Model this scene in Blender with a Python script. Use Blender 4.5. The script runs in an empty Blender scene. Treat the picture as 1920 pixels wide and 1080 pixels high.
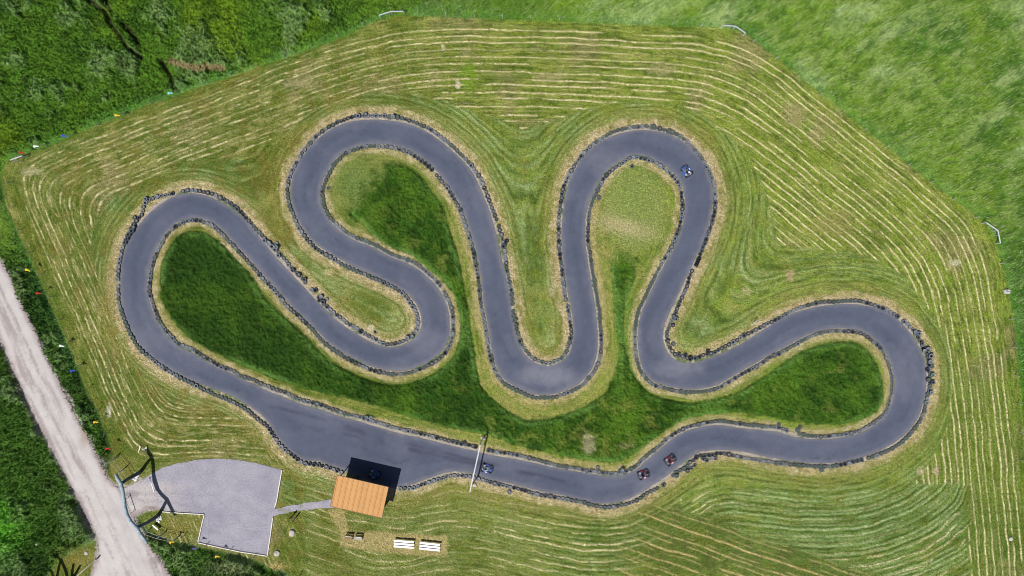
import bpy, bmesh, math, random
import numpy as np
from mathutils import Vector, Matrix
from mathutils import geometry as mgeo

R = math.radians
random.seed(7)
rng = np.random.default_rng(11)
SC = bpy.context.scene
COL = SC.collection

# ------------------------------------------------------------------ camera, sky, sun, exposure
PPM = 12.0                      # photograph pixels per metre on the ground
CAM_H = 112.2
cam_d = bpy.data.cameras.new("camera")
cam = bpy.data.objects.new("camera", cam_d)
COL.objects.link(cam)
cam.location = (0, 0, CAM_H)
cam.rotation_euler = (0, 0, 0)
cam_d.sensor_width = 36.0
cam_d.lens = 36.0 * PPM * CAM_H / 1920.0
cam_d.clip_start = 0.5
cam_d.clip_end = 6000
SC.camera = cam

SUN_EL = R(59.0)
SHADOW = Vector((0.59, 0.81, 0)).normalized()      # direction shadows fall on the ground
world = bpy.data.worlds.new("World")
SC.world = world
world.use_nodes = True
wn = world.node_tree
bg = wn.nodes.get('Background') or wn.nodes.new('ShaderNodeBackground')
sky = wn.nodes.new('ShaderNodeTexSky')
sky.sky_type = 'NISHITA'
sky.sun_disc = False
to_sun = Vector((-SHADOW.x * math.cos(SUN_EL), -SHADOW.y * math.cos(SUN_EL), math.sin(SUN_EL)))
sky.sun_elevation = SUN_EL
sky.sun_rotation = math.atan2(to_sun.x, to_sun.y)
wn.links.new(sky.outputs[0], bg.inputs[0])
bg.inputs[1].default_value = 0.05
sun_d = bpy.data.lights.new("sun", 'SUN')
sun_d.energy = 4.9
sun_d.angle = R(0.5)
sun_d.color = (1.0, 0.96, 0.90)
sun = bpy.data.objects.new("sun", sun_d)
COL.objects.link(sun)
sun.rotation_euler = to_sun.to_track_quat('Z', 'Y').to_euler()
sun.location = (0, 0, 60)
SC.view_settings.view_transform = 'Standard'
SC.view_settings.look = 'None'
SC.view_settings.exposure = 0.20
SC.view_settings.gamma = 1.0
SC.render.filter_size = 1.0
try:
    SC.cycles.filter_width = 1.0
except Exception:
    pass
SC.view_settings.use_curve_mapping = False
ILL = 1.75                      # display value / albedo of sunlit level ground


def lin(c):
    c = np.asarray(c, dtype=float) / 255.0
    return np.where(c <= 0.04045, c / 12.92, ((c + 0.055) / 1.055) ** 2.4)


def alb(r, g, b, k=1.0):
    return tuple(np.clip(lin((r, g, b)) / ILL * k, 0, 0.85))


def W(px, py, z=0.0):
    return Vector(((px - 960) / PPM, (540 - py) / PPM, z))


def base_of(px, py, h):
    """ground point under something of height h that shows at pixel px, py"""
    k = 1 - h / CAM_H
    return W(960 + (px - 960) * k, 540 + (py - 540) * k, 0)


# ------------------------------------------------------------------ materials
def mat(name, color=(0.5, 0.5, 0.5), rough=0.8, noise=0.0, scale=5.0, metallic=0.0, attr=None, bump=0.0,
        bscale=20.0, spec=0.3, fine=None, bdist=0.05):
    m = bpy.data.materials.new(name)
    m.use_nodes = True
    nt = m.node_tree
    b = nt.nodes['Principled BSDF']
    b.inputs['Roughness'].default_value = rough
    b.inputs['Metallic'].default_value = metallic
    b.inputs['Specular IOR Level'].default_value = spec
    geo = nt.nodes.new('ShaderNodeNewGeometry')
    if attr:
        a = nt.nodes.new('ShaderNodeAttribute')
        a.attribute_name = attr
        src = a.outputs['Color']
    else:
        rgb = nt.nodes.new('ShaderNodeRGB')
        rgb.outputs[0].default_value = (*color, 1)
        src = rgb.outputs[0]
    for (amt, sc, det) in ([(noise, scale, 3)] if noise else []) + list(fine or []):
        n = nt.nodes.new('ShaderNodeTexNoise')
        n.inputs['Scale'].default_value = sc
        n.inputs['Detail'].default_value = det
        nt.links.new(geo.outputs['Position'], n.inputs['Vector'])
        mr = nt.nodes.new('ShaderNodeMapRange')
        mr.inputs['From Min'].default_value = 0.25
        mr.inputs['From Max'].default_value = 0.75
        mr.inputs['To Min'].default_value = 1 - amt
        mr.inputs['To Max'].default_value = 1 + amt
        nt.links.new(n.outputs['Fac'], mr.inputs['Value'])
        vm = nt.nodes.new('ShaderNodeVectorMath')
        vm.operation = 'SCALE'
        nt.links.new(src, vm.inputs[0])
        nt.links.new(mr.outputs[0], vm.inputs['Scale'])
        src = vm.outputs[0]
    nt.links.new(src, b.inputs['Base Color'])
    if bump:
        n = nt.nodes.new('ShaderNodeTexNoise')
        n.inputs['Scale'].default_value = bscale
        n.inputs['Detail'].default_value = 4
        nt.links.new(geo.outputs['Position'], n.inputs['Vector'])
        bp = nt.nodes.new('ShaderNodeBump')
        bp.inputs['Strength'].default_value = bump
        bp.inputs['Distance'].default_value = bdist
        nt.links.new(n.outputs['Fac'], bp.inputs['Height'])
        nt.links.new(bp.outputs[0], b.inputs['Normal'])
    return m


M = {}
M['ground'] = mat('grass_ground', rough=0.95, attr='tint', fine=[(0.30, 2.6, 4), (0.70, 7.0, 4)], bump=1.0, bscale=5.0, spec=0.1, bdist=0.2)
M['blades'] = mat('grass_blades', rough=0.7, attr='tint', spec=0.2)
M['asphalt'] = mat('asphalt', rough=0.9, attr='tint', fine=[(0.08, 1.1, 5), (0.22, 7.0, 4)], bump=0.25, bscale=25, spec=0.25)
M['gravel'] = mat('grey_gravel', rough=0.95, attr='tint', fine=[(0.08, 0.8, 5), (0.36, 6.0, 4)], bump=0.5, bscale=8, spec=0.1)
M['road'] = mat('pale_dirt_road', rough=0.95, attr='tint', fine=[(0.08, 0.5, 6), (0.10, 6.0, 4)], bump=0.3, bscale=8, spec=0.1)
M['rubber'] = mat('weathered_rubber', rough=0.75, attr='tint', noise=0.25, scale=14, spec=0.35)
M['fill'] = mat('tyre_filling', rough=0.95, attr='tint', noise=0.3, scale=18)
M['black'] = mat('black_rubber', (0.012, 0.013, 0.016), 0.6, 0.2, 20)
M['steel'] = mat('galvanised_steel', (0.42, 0.45, 0.50), 0.6, 0.15, 6)
M['wire'] = mat('dull_wire', (0.12, 0.13, 0.12), 0.9)
M['white'] = mat('white_paint', (0.80, 0.80, 0.80), 0.5, 0.06, 5)
M['roof'] = mat('orange_sheet_roof', rough=0.55, attr='tint', noise=0.07, scale=1.2)
M['wood'] = mat('timber_board', (0.22, 0.14, 0.08), 0.8, 0.3, 6, bump=0.3)
M['greywood'] = mat('weathered_timber', (0.36, 0.35, 0.34), 0.85, 0.3, 5, bump=0.3)
M['log'] = mat('peeled_grey_log', (0.27, 0.34, 0.39), 0.8, 0.35, 2.5, bump=0.6, bscale=9)
M['driftwood'] = mat('bleached_driftwood', (0.62, 0.60, 0.56), 0.8, 0.15, 6)
M['gantry'] = mat('worn_white_paint', (0.50, 0.50, 0.52), 0.6, 0.15, 3)
M['shadedlog'] = mat('shaded_grey_log', (0.10, 0.12, 0.15), 0.85, 0.35, 2.5, bump=0.6, bscale=9)  # shaded copy of the grey log, the post shade put into its colour
M['concrete'] = mat('concrete', (0.42, 0.41, 0.40), 0.9, 0.15, 6)
M['stone'] = mat('pale_stone', (0.40, 0.38, 0.34), 0.9, 0.25, 5, bump=0.6)
M['kart_blue'] = mat('blue_bodywork', (0.025, 0.09, 0.36), 0.35, spec=0.5, noise=0.1, scale=8)
M['kart_red'] = mat('red_bodywork', (0.17, 0.01, 0.022), 0.35, spec=0.5, noise=0.1, scale=8)
M['kart_grey'] = mat('kart_floor', (0.18, 0.19, 0.22), 0.5, 0.2, 8)
M['dark'] = mat('dark_plastic', (0.02, 0.02, 0.028), 0.5, 0.2, 8)
M['skin'] = mat('skin', (0.50, 0.30, 0.22), 0.6, 0.05, 30)
M['hair'] = mat('dark_hair', (0.04, 0.02, 0.015), 0.7, 0.2, 30)
M['visor'] = mat('smoked_visor', (0.02, 0.02, 0.03), 0.15, 0.1, 20)
M['yellow'] = mat('yellow_cloth', (0.80, 0.48, 0.02), 0.8, 0.1, 5)
M['blue'] = mat('blue_cloth', (0.04, 0.07, 0.55), 0.8, 0.1, 5)
M['purple'] = mat('violet_cloth', (0.11, 0.05, 0.36), 0.8, 0.1, 5)
M['red'] = mat('red_cloth', (0.45, 0.02, 0.01), 0.8, 0.1, 5)
M['cyan'] = mat('turquoise_cloth', (0.25, 0.62, 0.62), 0.8, 0.1, 5)
M['whitecloth'] = mat('white_cloth', (0.78, 0.80, 0.84), 0.8, 0.05, 5)
M['navy'] = mat('navy_cloth', (0.03, 0.04, 0.12), 0.85, 0.2, 15)
M['denim'] = mat('denim', (0.06, 0.08, 0.15), 0.85, 0.2, 15)
M['darkred'] = mat('maroon_cloth', (0.16, 0.02, 0.02), 0.85, 0.2, 15)
M['lightblue'] = mat('light_blue_cloth', (0.45, 0.60, 0.75), 0.85, 0.1, 15)
M['green'] = mat('green_cloth', (0.06, 0.22, 0.05), 0.85, 0.1, 15)
M['gravelstone'] = mat('loose_white_stone', (0.60, 0.60, 0.62), 0.9, 0.25, 9)


# ------------------------------------------------------------------ mesh helpers
class MB:
    def __init__(self):
        self.v, self.f, self.mi = [], [], []

    def add(self, verts, faces, mi=0):
        o = len(self.v)
        self.v += [tuple(p) for p in verts]
        self.f += [tuple(i + o for i in f) for f in faces]
        self.mi += [mi] * len(faces)
        return self

    def box(self, size, loc=(0, 0, 0), rot=None, mi=0, bev=0.0):
        sx, sy, sz = [s / 2 for s in size]
        if bev > 0:
            b = min(bev, sx * .9, sy * .9, sz * .9)
            pts = []
            for s1 in (-1, 1):
                for s2 in (-1, 1):
                    for s3 in (-1, 1):
                        pts += [(s1 * (sx - b), s2 * (sy - b), s3 * sz), (s1 * (sx - b), s2 * sy, s3 * (sz - b)), (s1 * sx, s2 * (sy - b), s3 * (sz - b))]
            bm = bmesh.new()
            for p in pts:
                bm.verts.new(p)
            r = bmesh.ops.convex_hull(bm, input=bm.verts)
            bm.verts.index_update()
            vs = [v.co.copy() for v in bm.verts]
            fs = [[v.index for v in f.verts] for f in bm.faces]
            bm.free()
        else:
            vs = [Vector((x, y, z)) for x in (-sx, sx) for y in (-sy, sy) for z in (-sz, sz)]
            fs = [(0, 1, 3, 2), (4, 6, 7, 5), (0, 4, 5, 1), (2, 3, 7, 6), (0, 2, 6, 4), (1, 5, 7, 3)]
        if rot is not None:
            vs = [rot @ v for v in vs]
        l = Vector(loc)
        return self.add([v + l for v in vs], fs, mi)

    def tube(self, path, rad, n=8, mi=0, cap=True):
        path = [Vector(p) for p in path]
        if not hasattr(rad, '__len__'):
            rad = [rad] * len(path)
        vs, fs = [], []
        up = Vector((0, 0, 1))
        for i, p in enumerate(path):
            d = (path[min(i + 1, len(path) - 1)] - path[max(i - 1, 0)]).normalized()
            a = d.cross(up)
            if a.length < 0.1:
                a = d.cross(Vector((1, 0, 0)))
            a.normalize()
            b = d.cross(a).normalized()
            for k in range(n):
                t = 2 * math.pi * k / n
                vs.append(p + (a * math.cos(t) + b * math.sin(t)) * rad[i])
        for i in range(len(path) - 1):
            for k in range(n):
                fs.append((i * n + k, i * n + (k + 1) % n, (i + 1) * n + (k + 1) % n, (i + 1) * n + k))
        if cap:
            fs.append(tuple(range(n))[::-1])
            fs.append(tuple((len(path) - 1) * n + k for k in range(n)))
        return self.add(vs, fs, mi)

    def lathe(self, prof, n=20, loc=(0, 0, 0), rot=None, mi=0, closed=False):
        vs, fs = [], []
        for (r, z) in prof:
            for k in range(n):
                t = 2 * math.pi * k / n
                vs.append(Vector((r * math.cos(t), r * math.sin(t), z)))
        m = len(prof)
        for i in range(m if closed else m - 1):
            j = (i + 1) % m
            for k in range(n):
                fs.append((i * n + k, i * n + (k + 1) % n, j * n + (k + 1) % n, j * n + k))
        if rot is not None:
            vs = [rot @ v for v in vs]
        l = Vector(loc)
        return self.add([v + l for v in vs], fs, mi)

    def blob(self, rx, ry, rz, loc=(0, 0, 0), seed=0, amp=0.15, sub=2, mi=0):
        bm = bmesh.new()
        bmesh.ops.create_icosphere(bm, subdivisions=sub, radius=1)
        rr = random.Random(seed)
        ph = [rr.uniform(0, 6) for _ in range(6)]
        vs = []
        for v in bm.verts:
            c = v.co
            s = 1 + amp * (math.sin(3 * c.x + ph[0]) * math.sin(4 * c.y + ph[1]) + math.sin(5 * c.z + ph[2] + 2 * c.x)) + rr.uniform(-amp, amp) * .4
            vs.append((c.x * rx * s + loc[0], c.y * ry * s + loc[1], c.z * rz * s + loc[2]))
        fs = [[v.index for v in f.verts] for f in bm.faces]
        bm.free()
        return self.add(vs, fs, mi)

    def mesh(self, name, mats, smooth=False):
        me = bpy.data.meshes.new(name)
        me.from_pydata(self.v, [], self.f)
        for m in mats:
            me.materials.append(m)
        me.polygons.foreach_set('material_index', self.mi)
        if smooth:
            me.polygons.foreach_set('use_smooth', [True] * len(self.f))
        me.update()
        return me

    def obj(self, name, mats, parent=None, smooth=False):
        if not isinstance(mats, (list, tuple)):
            mats = [mats]
        o = bpy.data.objects.new(name, self.mesh(name, mats, smooth))
        COL.objects.link(o)
        if parent:
            o.parent = parent
        return o


def tag(o, label=None, cat=None, group=None, kind=None):
    if label: o['label'] = label
    if cat: o['category'] = cat
    if group: o['group'] = group
    if kind: o['kind'] = kind
    return o


def thing(name, loc, rz, label, cat, group=None):
    o = bpy.data.objects.new(name, None)
    o.empty_display_size = 0.3
    COL.objects.link(o)
    o.location = loc
    o.rotation_euler = (0, 0, rz)
    return tag(o, label, cat, group)


def set_tint(me, rgb):
    a = me.color_attributes.new('tint', 'FLOAT_COLOR', 'POINT')
    c = np.ones((len(me.vertices), 4), dtype=np.float32)
    c[:, :3] = rgb
    a.data.foreach_set('color', c.ravel())


def rz_m(a):
    return Matrix.Rotation(a, 3, 'Z')


# ------------------------------------------------------------------ traced outlines (photograph pixels)
O_EDGE = [(430,740),(480,770),(503,792),(523,823),(547,848),(570,862),(597,865),(623,874),(647,882),(690,900),(728,913),(748,913),(773,908),(800,898),(833,887),(857,884),(890,890),(923,900),(960,907),(1010,920),(1060,930),(1110,942),(1140,944),(1170,938),(1200,925),(1227,907),(1253,890),(1280,868),(1307,850),(1327,845),(1360,844),(1400,848),(1440,857),(1473,863),(1507,867),(1540,869),(1573,867),(1607,860),(1640,849),(1673,832),(1703,809),(1721,783),(1732,753),(1737,720),(1735,682),(1725,653),(1707,625),(1687,602),(1660,583),(1627,574),(1590,570),(1540,574),(1500,583),(1467,597),(1440,613),(1393,643),(1353,662),(1320,675),(1293,681),(1267,675),(1250,657),(1243,633),(1247,607),(1260,577),(1273,550),(1287,520),(1303,487),(1320,450),(1330,420),(1336,387),(1337,360),(1332,335),(1322,312),(1307,289),(1280,265),(1247,249),(1207,244),(1170,248),(1133,262),(1103,283),(1083,310),(1067,340),(1058,380),(1054,420),(1053,453),(1057,493),(1060,527),(1067,560),(1073,593),(1076,623),(1073,645),(1067,663),(1053,677),(1033,686),(1013,684),(993,673),(977,653),(967,627),(960,590),(955,550),(947,513),(937,470),(928,430),(917,393),(903,360),(887,325),(863,297),(833,270),(800,247),(763,232),(720,225),(680,225),(647,231),(613,247),(583,273),(560,303),(547,337),(545,365),(552,397),(565,423),(580,445),(603,465),(633,483),(667,502),(707,519),(743,537),(767,553),(782,573),(790,593),(790,613),(780,632),(763,643),(743,650),(720,650),(697,642),(667,625),(633,602),(603,573),(573,542),(543,510),(513,477),(480,437),(460,413),(433,390),(400,372),(367,363),(333,366),(307,379),(280,400),(257,427),(237,460),(227,500),(227,547),(233,587),(248,623),(267,652),(293,676),(323,696),(370,718)]
O_TYRE = [(747,916),(773,915),(790,909),(817,900),(847,892),(873,892),(897,898),(913,902),(930,907),(957,913),(983,919),(1003,926),(1027,930),(1050,934),(1073,938),(1097,943),(1113,948),(1137,951),(1160,948),(1180,943),(1197,936),(1207,928),(1218,922),(1232,915),None,(1259,894),(1270,884),(1285,877),(1292,869),(1299,863),(1310,855),(1327,854),(1345,850),(1362,851),(1383,856),(1400,859),(1420,862),(1447,866),(1473,870),(1507,873),(1540,875),(1563,874),(1590,868),(1620,861),(1650,851),(1677,838),(1697,823),(1713,805),(1725,787),(1733,767),(1738,743),(1743,723),(1743,705),(1741,687),(1738,662),(1730,648),(1718,627),(1707,615),(1697,604),(1673,587),(1647,575),(1620,567),(1610,564),(1590,564),(1567,566),(1540,567),(1517,572),(1497,578),(1477,588),(1460,597),(1440,606),(1420,617),(1393,630),(1377,640),(1353,653),(1337,662),(1320,665),(1305,671),(1293,672),(1282,669),(1268,666),(1260,658),(1253,647),(1250,630),(1253,617),(1262,597),(1272,572),(1278,558),(1288,537),(1293,517),(1299,505),None,(1311,480),(1317,467),(1327,440),(1335,417),(1340,393),(1341,367),(1338,345),(1333,330),(1322,309),(1313,293),(1300,278),(1283,262),(1263,250),(1243,243),(1227,240),(1207,237),(1187,239),(1160,244),(1140,253),(1120,265),(1103,278),(1087,297),(1073,317),(1063,337),(1055,355),(1052,375),(1048,403),(1047,430),(1048,460),(1051,487),(1054,513),(1057,547),(1062,570),(1066,587),(1068,603),(1071,619),(1069,637),(1064,653),(1060,663),(1052,672),(1040,678),(1027,682),(1012,677),(1000,673),(990,662),(983,653),(975,641),(970,623),(967,607),(963,593),(961,573),(958,545),(953,520),(950,503),(948,483),(945,463),(940,440),(935,423),(928,405),(922,390),(915,370),(908,353),(902,337),(890,320),(880,306),(863,289),(847,273),(827,258),(807,243),(783,232),(767,226),(747,221),(730,219),(713,217),(693,218),(677,217),(660,220),(643,226),(623,235),(603,247),(583,266),(567,286),(553,310),(543,332),(539,353),(540,370),(543,387),(550,403),(558,423),(571,442),(585,459),(603,473),(623,484),(643,497),(667,508),(693,519),(717,529),(740,541),(759,554),(772,571),(781,588),(784,604),(780,619),(771,630),(762,636),(747,643),(730,646),(715,643),(708,638),(695,632),(680,623),(663,612),(653,607),(643,599),(627,587),(613,575),(602,563),None,(575,532),(568,523),(558,513),(547,503),(535,487),(523,474),(512,463),(497,448),(480,430),(463,410),(447,393),(430,379),(410,369),(397,363),(380,360),(360,357),(343,358),None,(328,362),(310,366),(290,371),(277,376),(270,388),(267,402),(257,413),(247,427),(238,445),(230,467),(225,490),(222,513),(222,540),(223,563),(228,583),(237,608),(247,629),(257,647),(270,661),(283,672),(297,683),(313,694),(337,708),(353,716),(367,722),(383,731),(403,740),(423,748),(443,757),(463,768),(477,780),(485,787),(500,798),(512,815),(523,832),(535,843),(550,855),(568,867),(587,870),(607,874),(623,879),(642,886)]
I_TYRE = [(540,738),(560,748),(577,753),(597,758),(613,763),(633,771),(653,777),(677,782),(693,788),(710,792),(733,800),(757,806),(780,811),(807,817),(830,823),(850,828),(873,833),(892,837),None,(912,843),(930,847),(947,849),(963,852),(983,856),(1010,863),(1027,868),(1050,874),(1077,877),(1100,882),(1120,884),(1140,887),(1160,888),(1177,882),(1193,873),(1203,863),(1220,848),(1237,835),(1253,821),(1270,810),(1287,802),(1303,797),(1327,792),(1350,789),(1363,791),(1383,794),(1403,796),(1420,798),(1443,800),(1460,801),(1477,808),None,(1495,812),(1517,817),(1540,818),(1563,817),(1590,813),(1613,807),(1633,795),(1650,783),(1663,767),(1670,743),(1673,720),(1671,703),(1667,687),(1660,670),(1650,653),(1633,638),(1617,627),(1597,622),(1573,621),(1550,622),(1530,627),(1510,636),(1493,645),(1478,653),(1460,663),(1440,672),(1427,682),(1403,695),(1383,706),(1362,719),(1343,729),(1320,734),(1293,736),(1267,733),(1243,727),(1223,721),(1210,709),(1199,692),(1192,667),(1190,637),(1191,612),(1196,585),(1207,562),(1218,538),(1230,513),(1243,490),(1257,467),(1267,443),(1275,420),(1279,393),(1278,370),(1275,353),(1270,342),(1257,326),(1243,315),(1227,305),(1207,298),(1185,295),(1167,306),(1150,317),(1133,333),(1122,355),(1113,373),(1105,397),(1103,420),(1102,450),(1105,470),(1108,490),(1112,517),(1117,547),(1122,573),(1124,593),(1126,620),(1127,650),(1123,677),(1113,698),(1103,710),(1092,722),(1077,731),(1060,738),(1043,744),(1027,746),(1005,746),(990,742),(973,734),(950,723),(938,712),(930,700),(922,677),(915,650),(910,617),(905,587),(900,557),(897,527),(893,503),(888,477),(883,457),(875,433),(868,410),(862,393),(857,383),(847,367),(838,352),(828,340),(813,322),(797,307),(777,293),(757,283),(733,277),(713,275),(690,275),(667,280),(647,289),(633,301),(622,316),(613,335),(606,353),(605,370),(610,390),(620,409),(633,423),(653,438),(670,447),(693,455),(710,463),(727,473),(747,482),(770,489),(790,502),(810,519),(827,537),(838,557),(847,580),(850,607),(848,633),(840,653),(827,670),(807,683),(787,693),(763,700),(740,702),(713,698),(687,690),(667,681),(643,668),(623,655),(603,638),(587,620),(570,603),(553,587),(535,571),(523,554),(507,537),(493,523),(478,505),(463,488),(447,471),(427,450),(410,433),(393,421),(377,415),(360,413),(340,419),(323,430),(310,445),(302,460),(293,478),(286,500),(282,523),(281,545),(285,563),(291,580),(299,600),(310,617),(323,632),(333,643),(347,649),(362,655),(380,667),(397,677),(413,687),(433,693),(447,702),(463,709),(477,713),(500,724),(520,731)]
EXTRA_TYRES = [(1244,909,.36),(1268,891,.33),(1288,882,.34),(1296,877,.31),(1302,872,.31),(1318,859,.34),(1325,863,.33),(1334,858,.36),(1341,859,.33),
  (253,408,.33),(252,426,.36),(249,433,.40),(243,440,.38),(240,448,.33),(236,455,.33),
  (1721,625,.36),(1714,622,.31),(1727,643,.32),(1738,655,.42),(1743,667,.44),(1734,660,.33),(1729,657,.32),(1742,678,.40),(1745,686,.36),(1737,693,.33),(1747,702,.34),(1738,712,.34),(1747,716,.34),(1744,735,.34),
  (497,451,.36),(505,456,.40),(511,462,.42),(517,468,.42),(519,457,.36),(520,464,.34),(523,479,.36),(550,507,.34),(561,515,.36),(572,524,.33),(585,543,.35),(592,544,.38),(598,557,.34),(603,556,.34),(607,566,.37),(613,561,.30),(600,563,.33),
  (967,609,.30),(966,600,.32),(949,453,.36),(944,462,.42),(863,395,.32),(616,353,.30),(1123,371,.36),
  (1262,593,.32),(1267,598,.34),(1261,610,.30),(1262,645,.36),(1252,640,.31),(1272,664,.30),(1284,666,.30),(1293,672,.38),(1326,659,.33),(1500,800,.32),(1495,806,.37),(1460,795,.31),
  (1540,881,.34),(955,922,.34),(696,783,.32),(688,782,.32),(870,830,.3),(1161,884,.34),(1166,880,.34),(1171,886,.33),(1104,887,.30),(1121,876,.32),(672,218,.40),(745,221,.38),(738,220,.36),(686,215,.34),(1224,239,.42),(1253,247,.38),(1185,312,.30),
  (275,373,.34),(773,630,.36),(764,633,.38)]
LUSH = [(367,433),(393,440),(420,460),(447,490),(480,527),(490,550),(530,590),(570,627),(607,667),(630,683),(657,697),(693,712),(730,720),(763,718),(797,708),(830,688),(852,665),(862,630),(862,593),(850,553),(830,527),(800,503),(773,480),(730,463),(697,442),(680,420),(657,403),(672,377),(686,355),(705,330),(727,303),(755,308),(785,325),(813,362),(833,387),(840,420),(857,470),(867,517),(877,567),(883,617),(890,655),(900,720),(930,752),(960,775),(990,788),(1027,784),(1070,773),(1103,757),(1133,737),(1147,713),(1157,677),(1160,643),(1152,593),(1147,527),(1147,477),(1167,468),(1193,490),(1190,527),(1173,567),(1170,627),(1177,665),(1190,705),(1223,739),(1260,749),(1293,755),(1327,750),(1377,738),(1407,720),(1440,700),(1473,677),(1507,657),(1550,643),(1590,640),(1617,650),(1640,675),(1652,707),(1657,745),(1647,768),(1627,783),(1590,793),(1557,797),(1490,791),(1440,782),(1393,774),(1353,776),(1300,782),(1260,800),(1227,822),(1193,848),(1160,866),(1120,866),(1060,856),(993,842),(960,834),(930,820),(880,810),(780,786),(713,764),(647,747),(580,731),(530,716),(480,697),(417,668),(367,643),(333,613),(310,577),(301,540),(303,493),(320,460),(340,438)]
MOWN = [(12,303),(120,262),(250,207),(370,165),(480,128),(540,108),(640,72),(700,42),(735,31),(760,29),(960,38),(1130,45),(1330,52),(1380,57),(1402,66),(1440,97),(1500,145),(1600,225),(1700,305),(1800,383),(1845,415),(1865,450),(1880,500),(1893,560),(1903,620),(1912,720),(1924,850),(1945,1100),(1950,1300),(560,1300),(540,1075),(500,1061),(470,1046),(365,1022),(310, 1010), (286, 1000), (268, 985), (252, 962), (262, 948), (300, 945), (300, 880), (262, 905), (236, 912), (214, 905), (206, 868), (212, 850),(187,780),(157,720),(140,673),(113,613),(93,567),(67,507),(33,433),(10,380),(2,330)]
ROAD = [(-300,-130),(-160,150),(-60,390),(0,487),(20,520),(43,577),(67,623),(90,677),(113,722),(140,777),(163,817),(183,857),(200,893),(213,910),(240,914),(262,904),(292,893),(312,900),(312,948),(283,955),(262,962),(250,967),(256,982),(277,1017),(300,1050),(322,1083),(370,1150),(480,1330),(620,1600),(180,1600),(170,1300),(160,1150),(172,1083),(182,1043),(183,1013),(160,967),(133,910),(97,843),(67,787),(37,720),(20,680),(0,637),(-60,500),(-160,290),(-330,-100)]
PAD = [(290,885),(305,877),(335,868),(370,862),(400,860),(435,861),(480,868),(528,881),(524,905),(518,940),(507,1000),(501,1041),(450,1033),(372,1016),(377,990),(383,964),(345,961),(310,958),(296,950),(262,947),(236,948),(233,916),(262,902)]
PATH = [(514,955),(545,948),(580,942),(625,936),(632,952),(600,953),(560,957),(535,962),(510,968)]
POLY_HOUSE_DIRT = [(610,952),(645,955),(655,998),(700,996),(760,1000),(838,1004),(840,1042),(780,1042),(700,1034),(637,1026),(638,1000),(625,975)]


def catmull(pts, n=3, closed=True):
    P = np.array(pts, dtype=float)
    out = []
    m = len(P)
    rngi = range(m if closed else m - 1)
    for i in rngi:
        if closed:
            p0, p1, p2, p3 = P[(i - 1) % m], P[i], P[(i + 1) % m], P[(i + 2) % m]
        else:
            p0, p1, p2, p3 = P[max(i - 1, 0)], P[i], P[i + 1], P[min(i + 2, m - 1)]
        for k in range(n):
            t = k / n
            out.append(0.5 * ((2 * p1) + (-p0 + p2) * t + (2 * p0 - 5 * p1 + 4 * p2 - p3) * t * t + (-p0 + 3 * p1 - 3 * p2 + p3) * t ** 3))
    if not closed:
        out.append(P[-1])
    return np.array(out)


def offset_loop(P, d):
    """positive d moves points to the right of travel in image axes (y down)"""
    T = np.roll(P, -1, 0) - np.roll(P, 1, 0)
    T /= np.linalg.norm(T, axis=1)[:, None] + 1e-9
    N = np.stack([-T[:, 1], T[:, 0]], 1)
    return P + N * np.asarray(d)[:, None]


o_edge = catmull(O_EDGE, 3)
i_tyre_c = catmull([p for p in I_TYRE if p], 2)
gap = np.full(len(i_tyre_c), 5.6)
gx, gy = i_tyre_c[:, 0], i_tyre_c[:, 1]
gap[(gx > 480) & (gx < 1150) & (gy > 715) & (gy < 890) & (gy > 0.30 * gx + 560)] = 8.5
gap[(gx > 1170) & (gx < 1240) & (gy > 830)] = 6.5
gap[(gx > 1340) & (gx < 1520) & (gy > 785) & (gy < 825)] = 8.0
for _ in range(6):
    gap = (np.roll(gap, 1) + gap * 2 + np.roll(gap, -1)) / 4
i_edge = offset_loop(i_tyre_c, gap)
for _ in range(2):
    i_edge = (np.roll(i_edge, 1, 0) + i_edge * 2 + np.roll(i_edge, -1, 0)) / 4

# ------------------------------------------------------------------ field helpers
def seg_dist(px, py, P, closed=True):
    A = np.asarray(P, dtype=np.float32)
    B = np.roll(A, -1, 0) if closed else A[1:]
    if not closed:
        A = A[:-1]
    best = np.full(px.shape, 1e9, dtype=np.float32)
    for (ax, ay), (bx, by) in zip(A, B):
        dx, dy = bx - ax, by - ay
        L = dx * dx + dy * dy
        if L < 1e-9:
            continue
        t = np.clip(((px - ax) * dx + (py - ay) * dy) / L, 0, 1)
        ex = px - (ax + t * dx)
        ey = py - (ay + t * dy)
        np.minimum(best, ex * ex + ey * ey, out=best)
    return np.sqrt(best)


def inside(px, py, P):
    A = np.asarray(P, dtype=np.float32)
    B = np.roll(A, -1, 0)
    c = np.zeros(px.shape, dtype=bool)
    for (ax, ay), (bx, by) in zip(A, B):
        if ay == by:
            continue
        k = ((ay > py) != (by > py)) & (px < (bx - ax) * (py - ay) / (by - ay) + ax)
        c ^= k
    return c


def sdist(px, py, P):
    """negative inside"""
    d = seg_dist(px, py, P)
    return np.where(inside(px, py, P), -d, d)


def vnoise(x, y, s, seed):
    r = np.random.default_rng(seed).random((256, 256)).astype(np.float32)
    u = x / s + 1000.37
    v = y / s + 1000.71
    iu = np.floor(u).astype(np.int64)
    iv = np.floor(v).astype(np.int64)
    fu = (u - iu).astype(np.float32)
    fv = (v - iv).astype(np.float32)
    fu = fu * fu * (3 - 2 * fu)
    fv = fv * fv * (3 - 2 * fv)
    a = r[iu % 256, iv % 256]; b = r[(iu + 1) % 256, iv % 256]
    c = r[iu % 256, (iv + 1) % 256]; d = r[(iu + 1) % 256, (iv + 1) % 256]
    return (a * (1 - fu) + b * fu) * (1 - fv) + (c * (1 - fu) + d * fu) * fv


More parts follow.
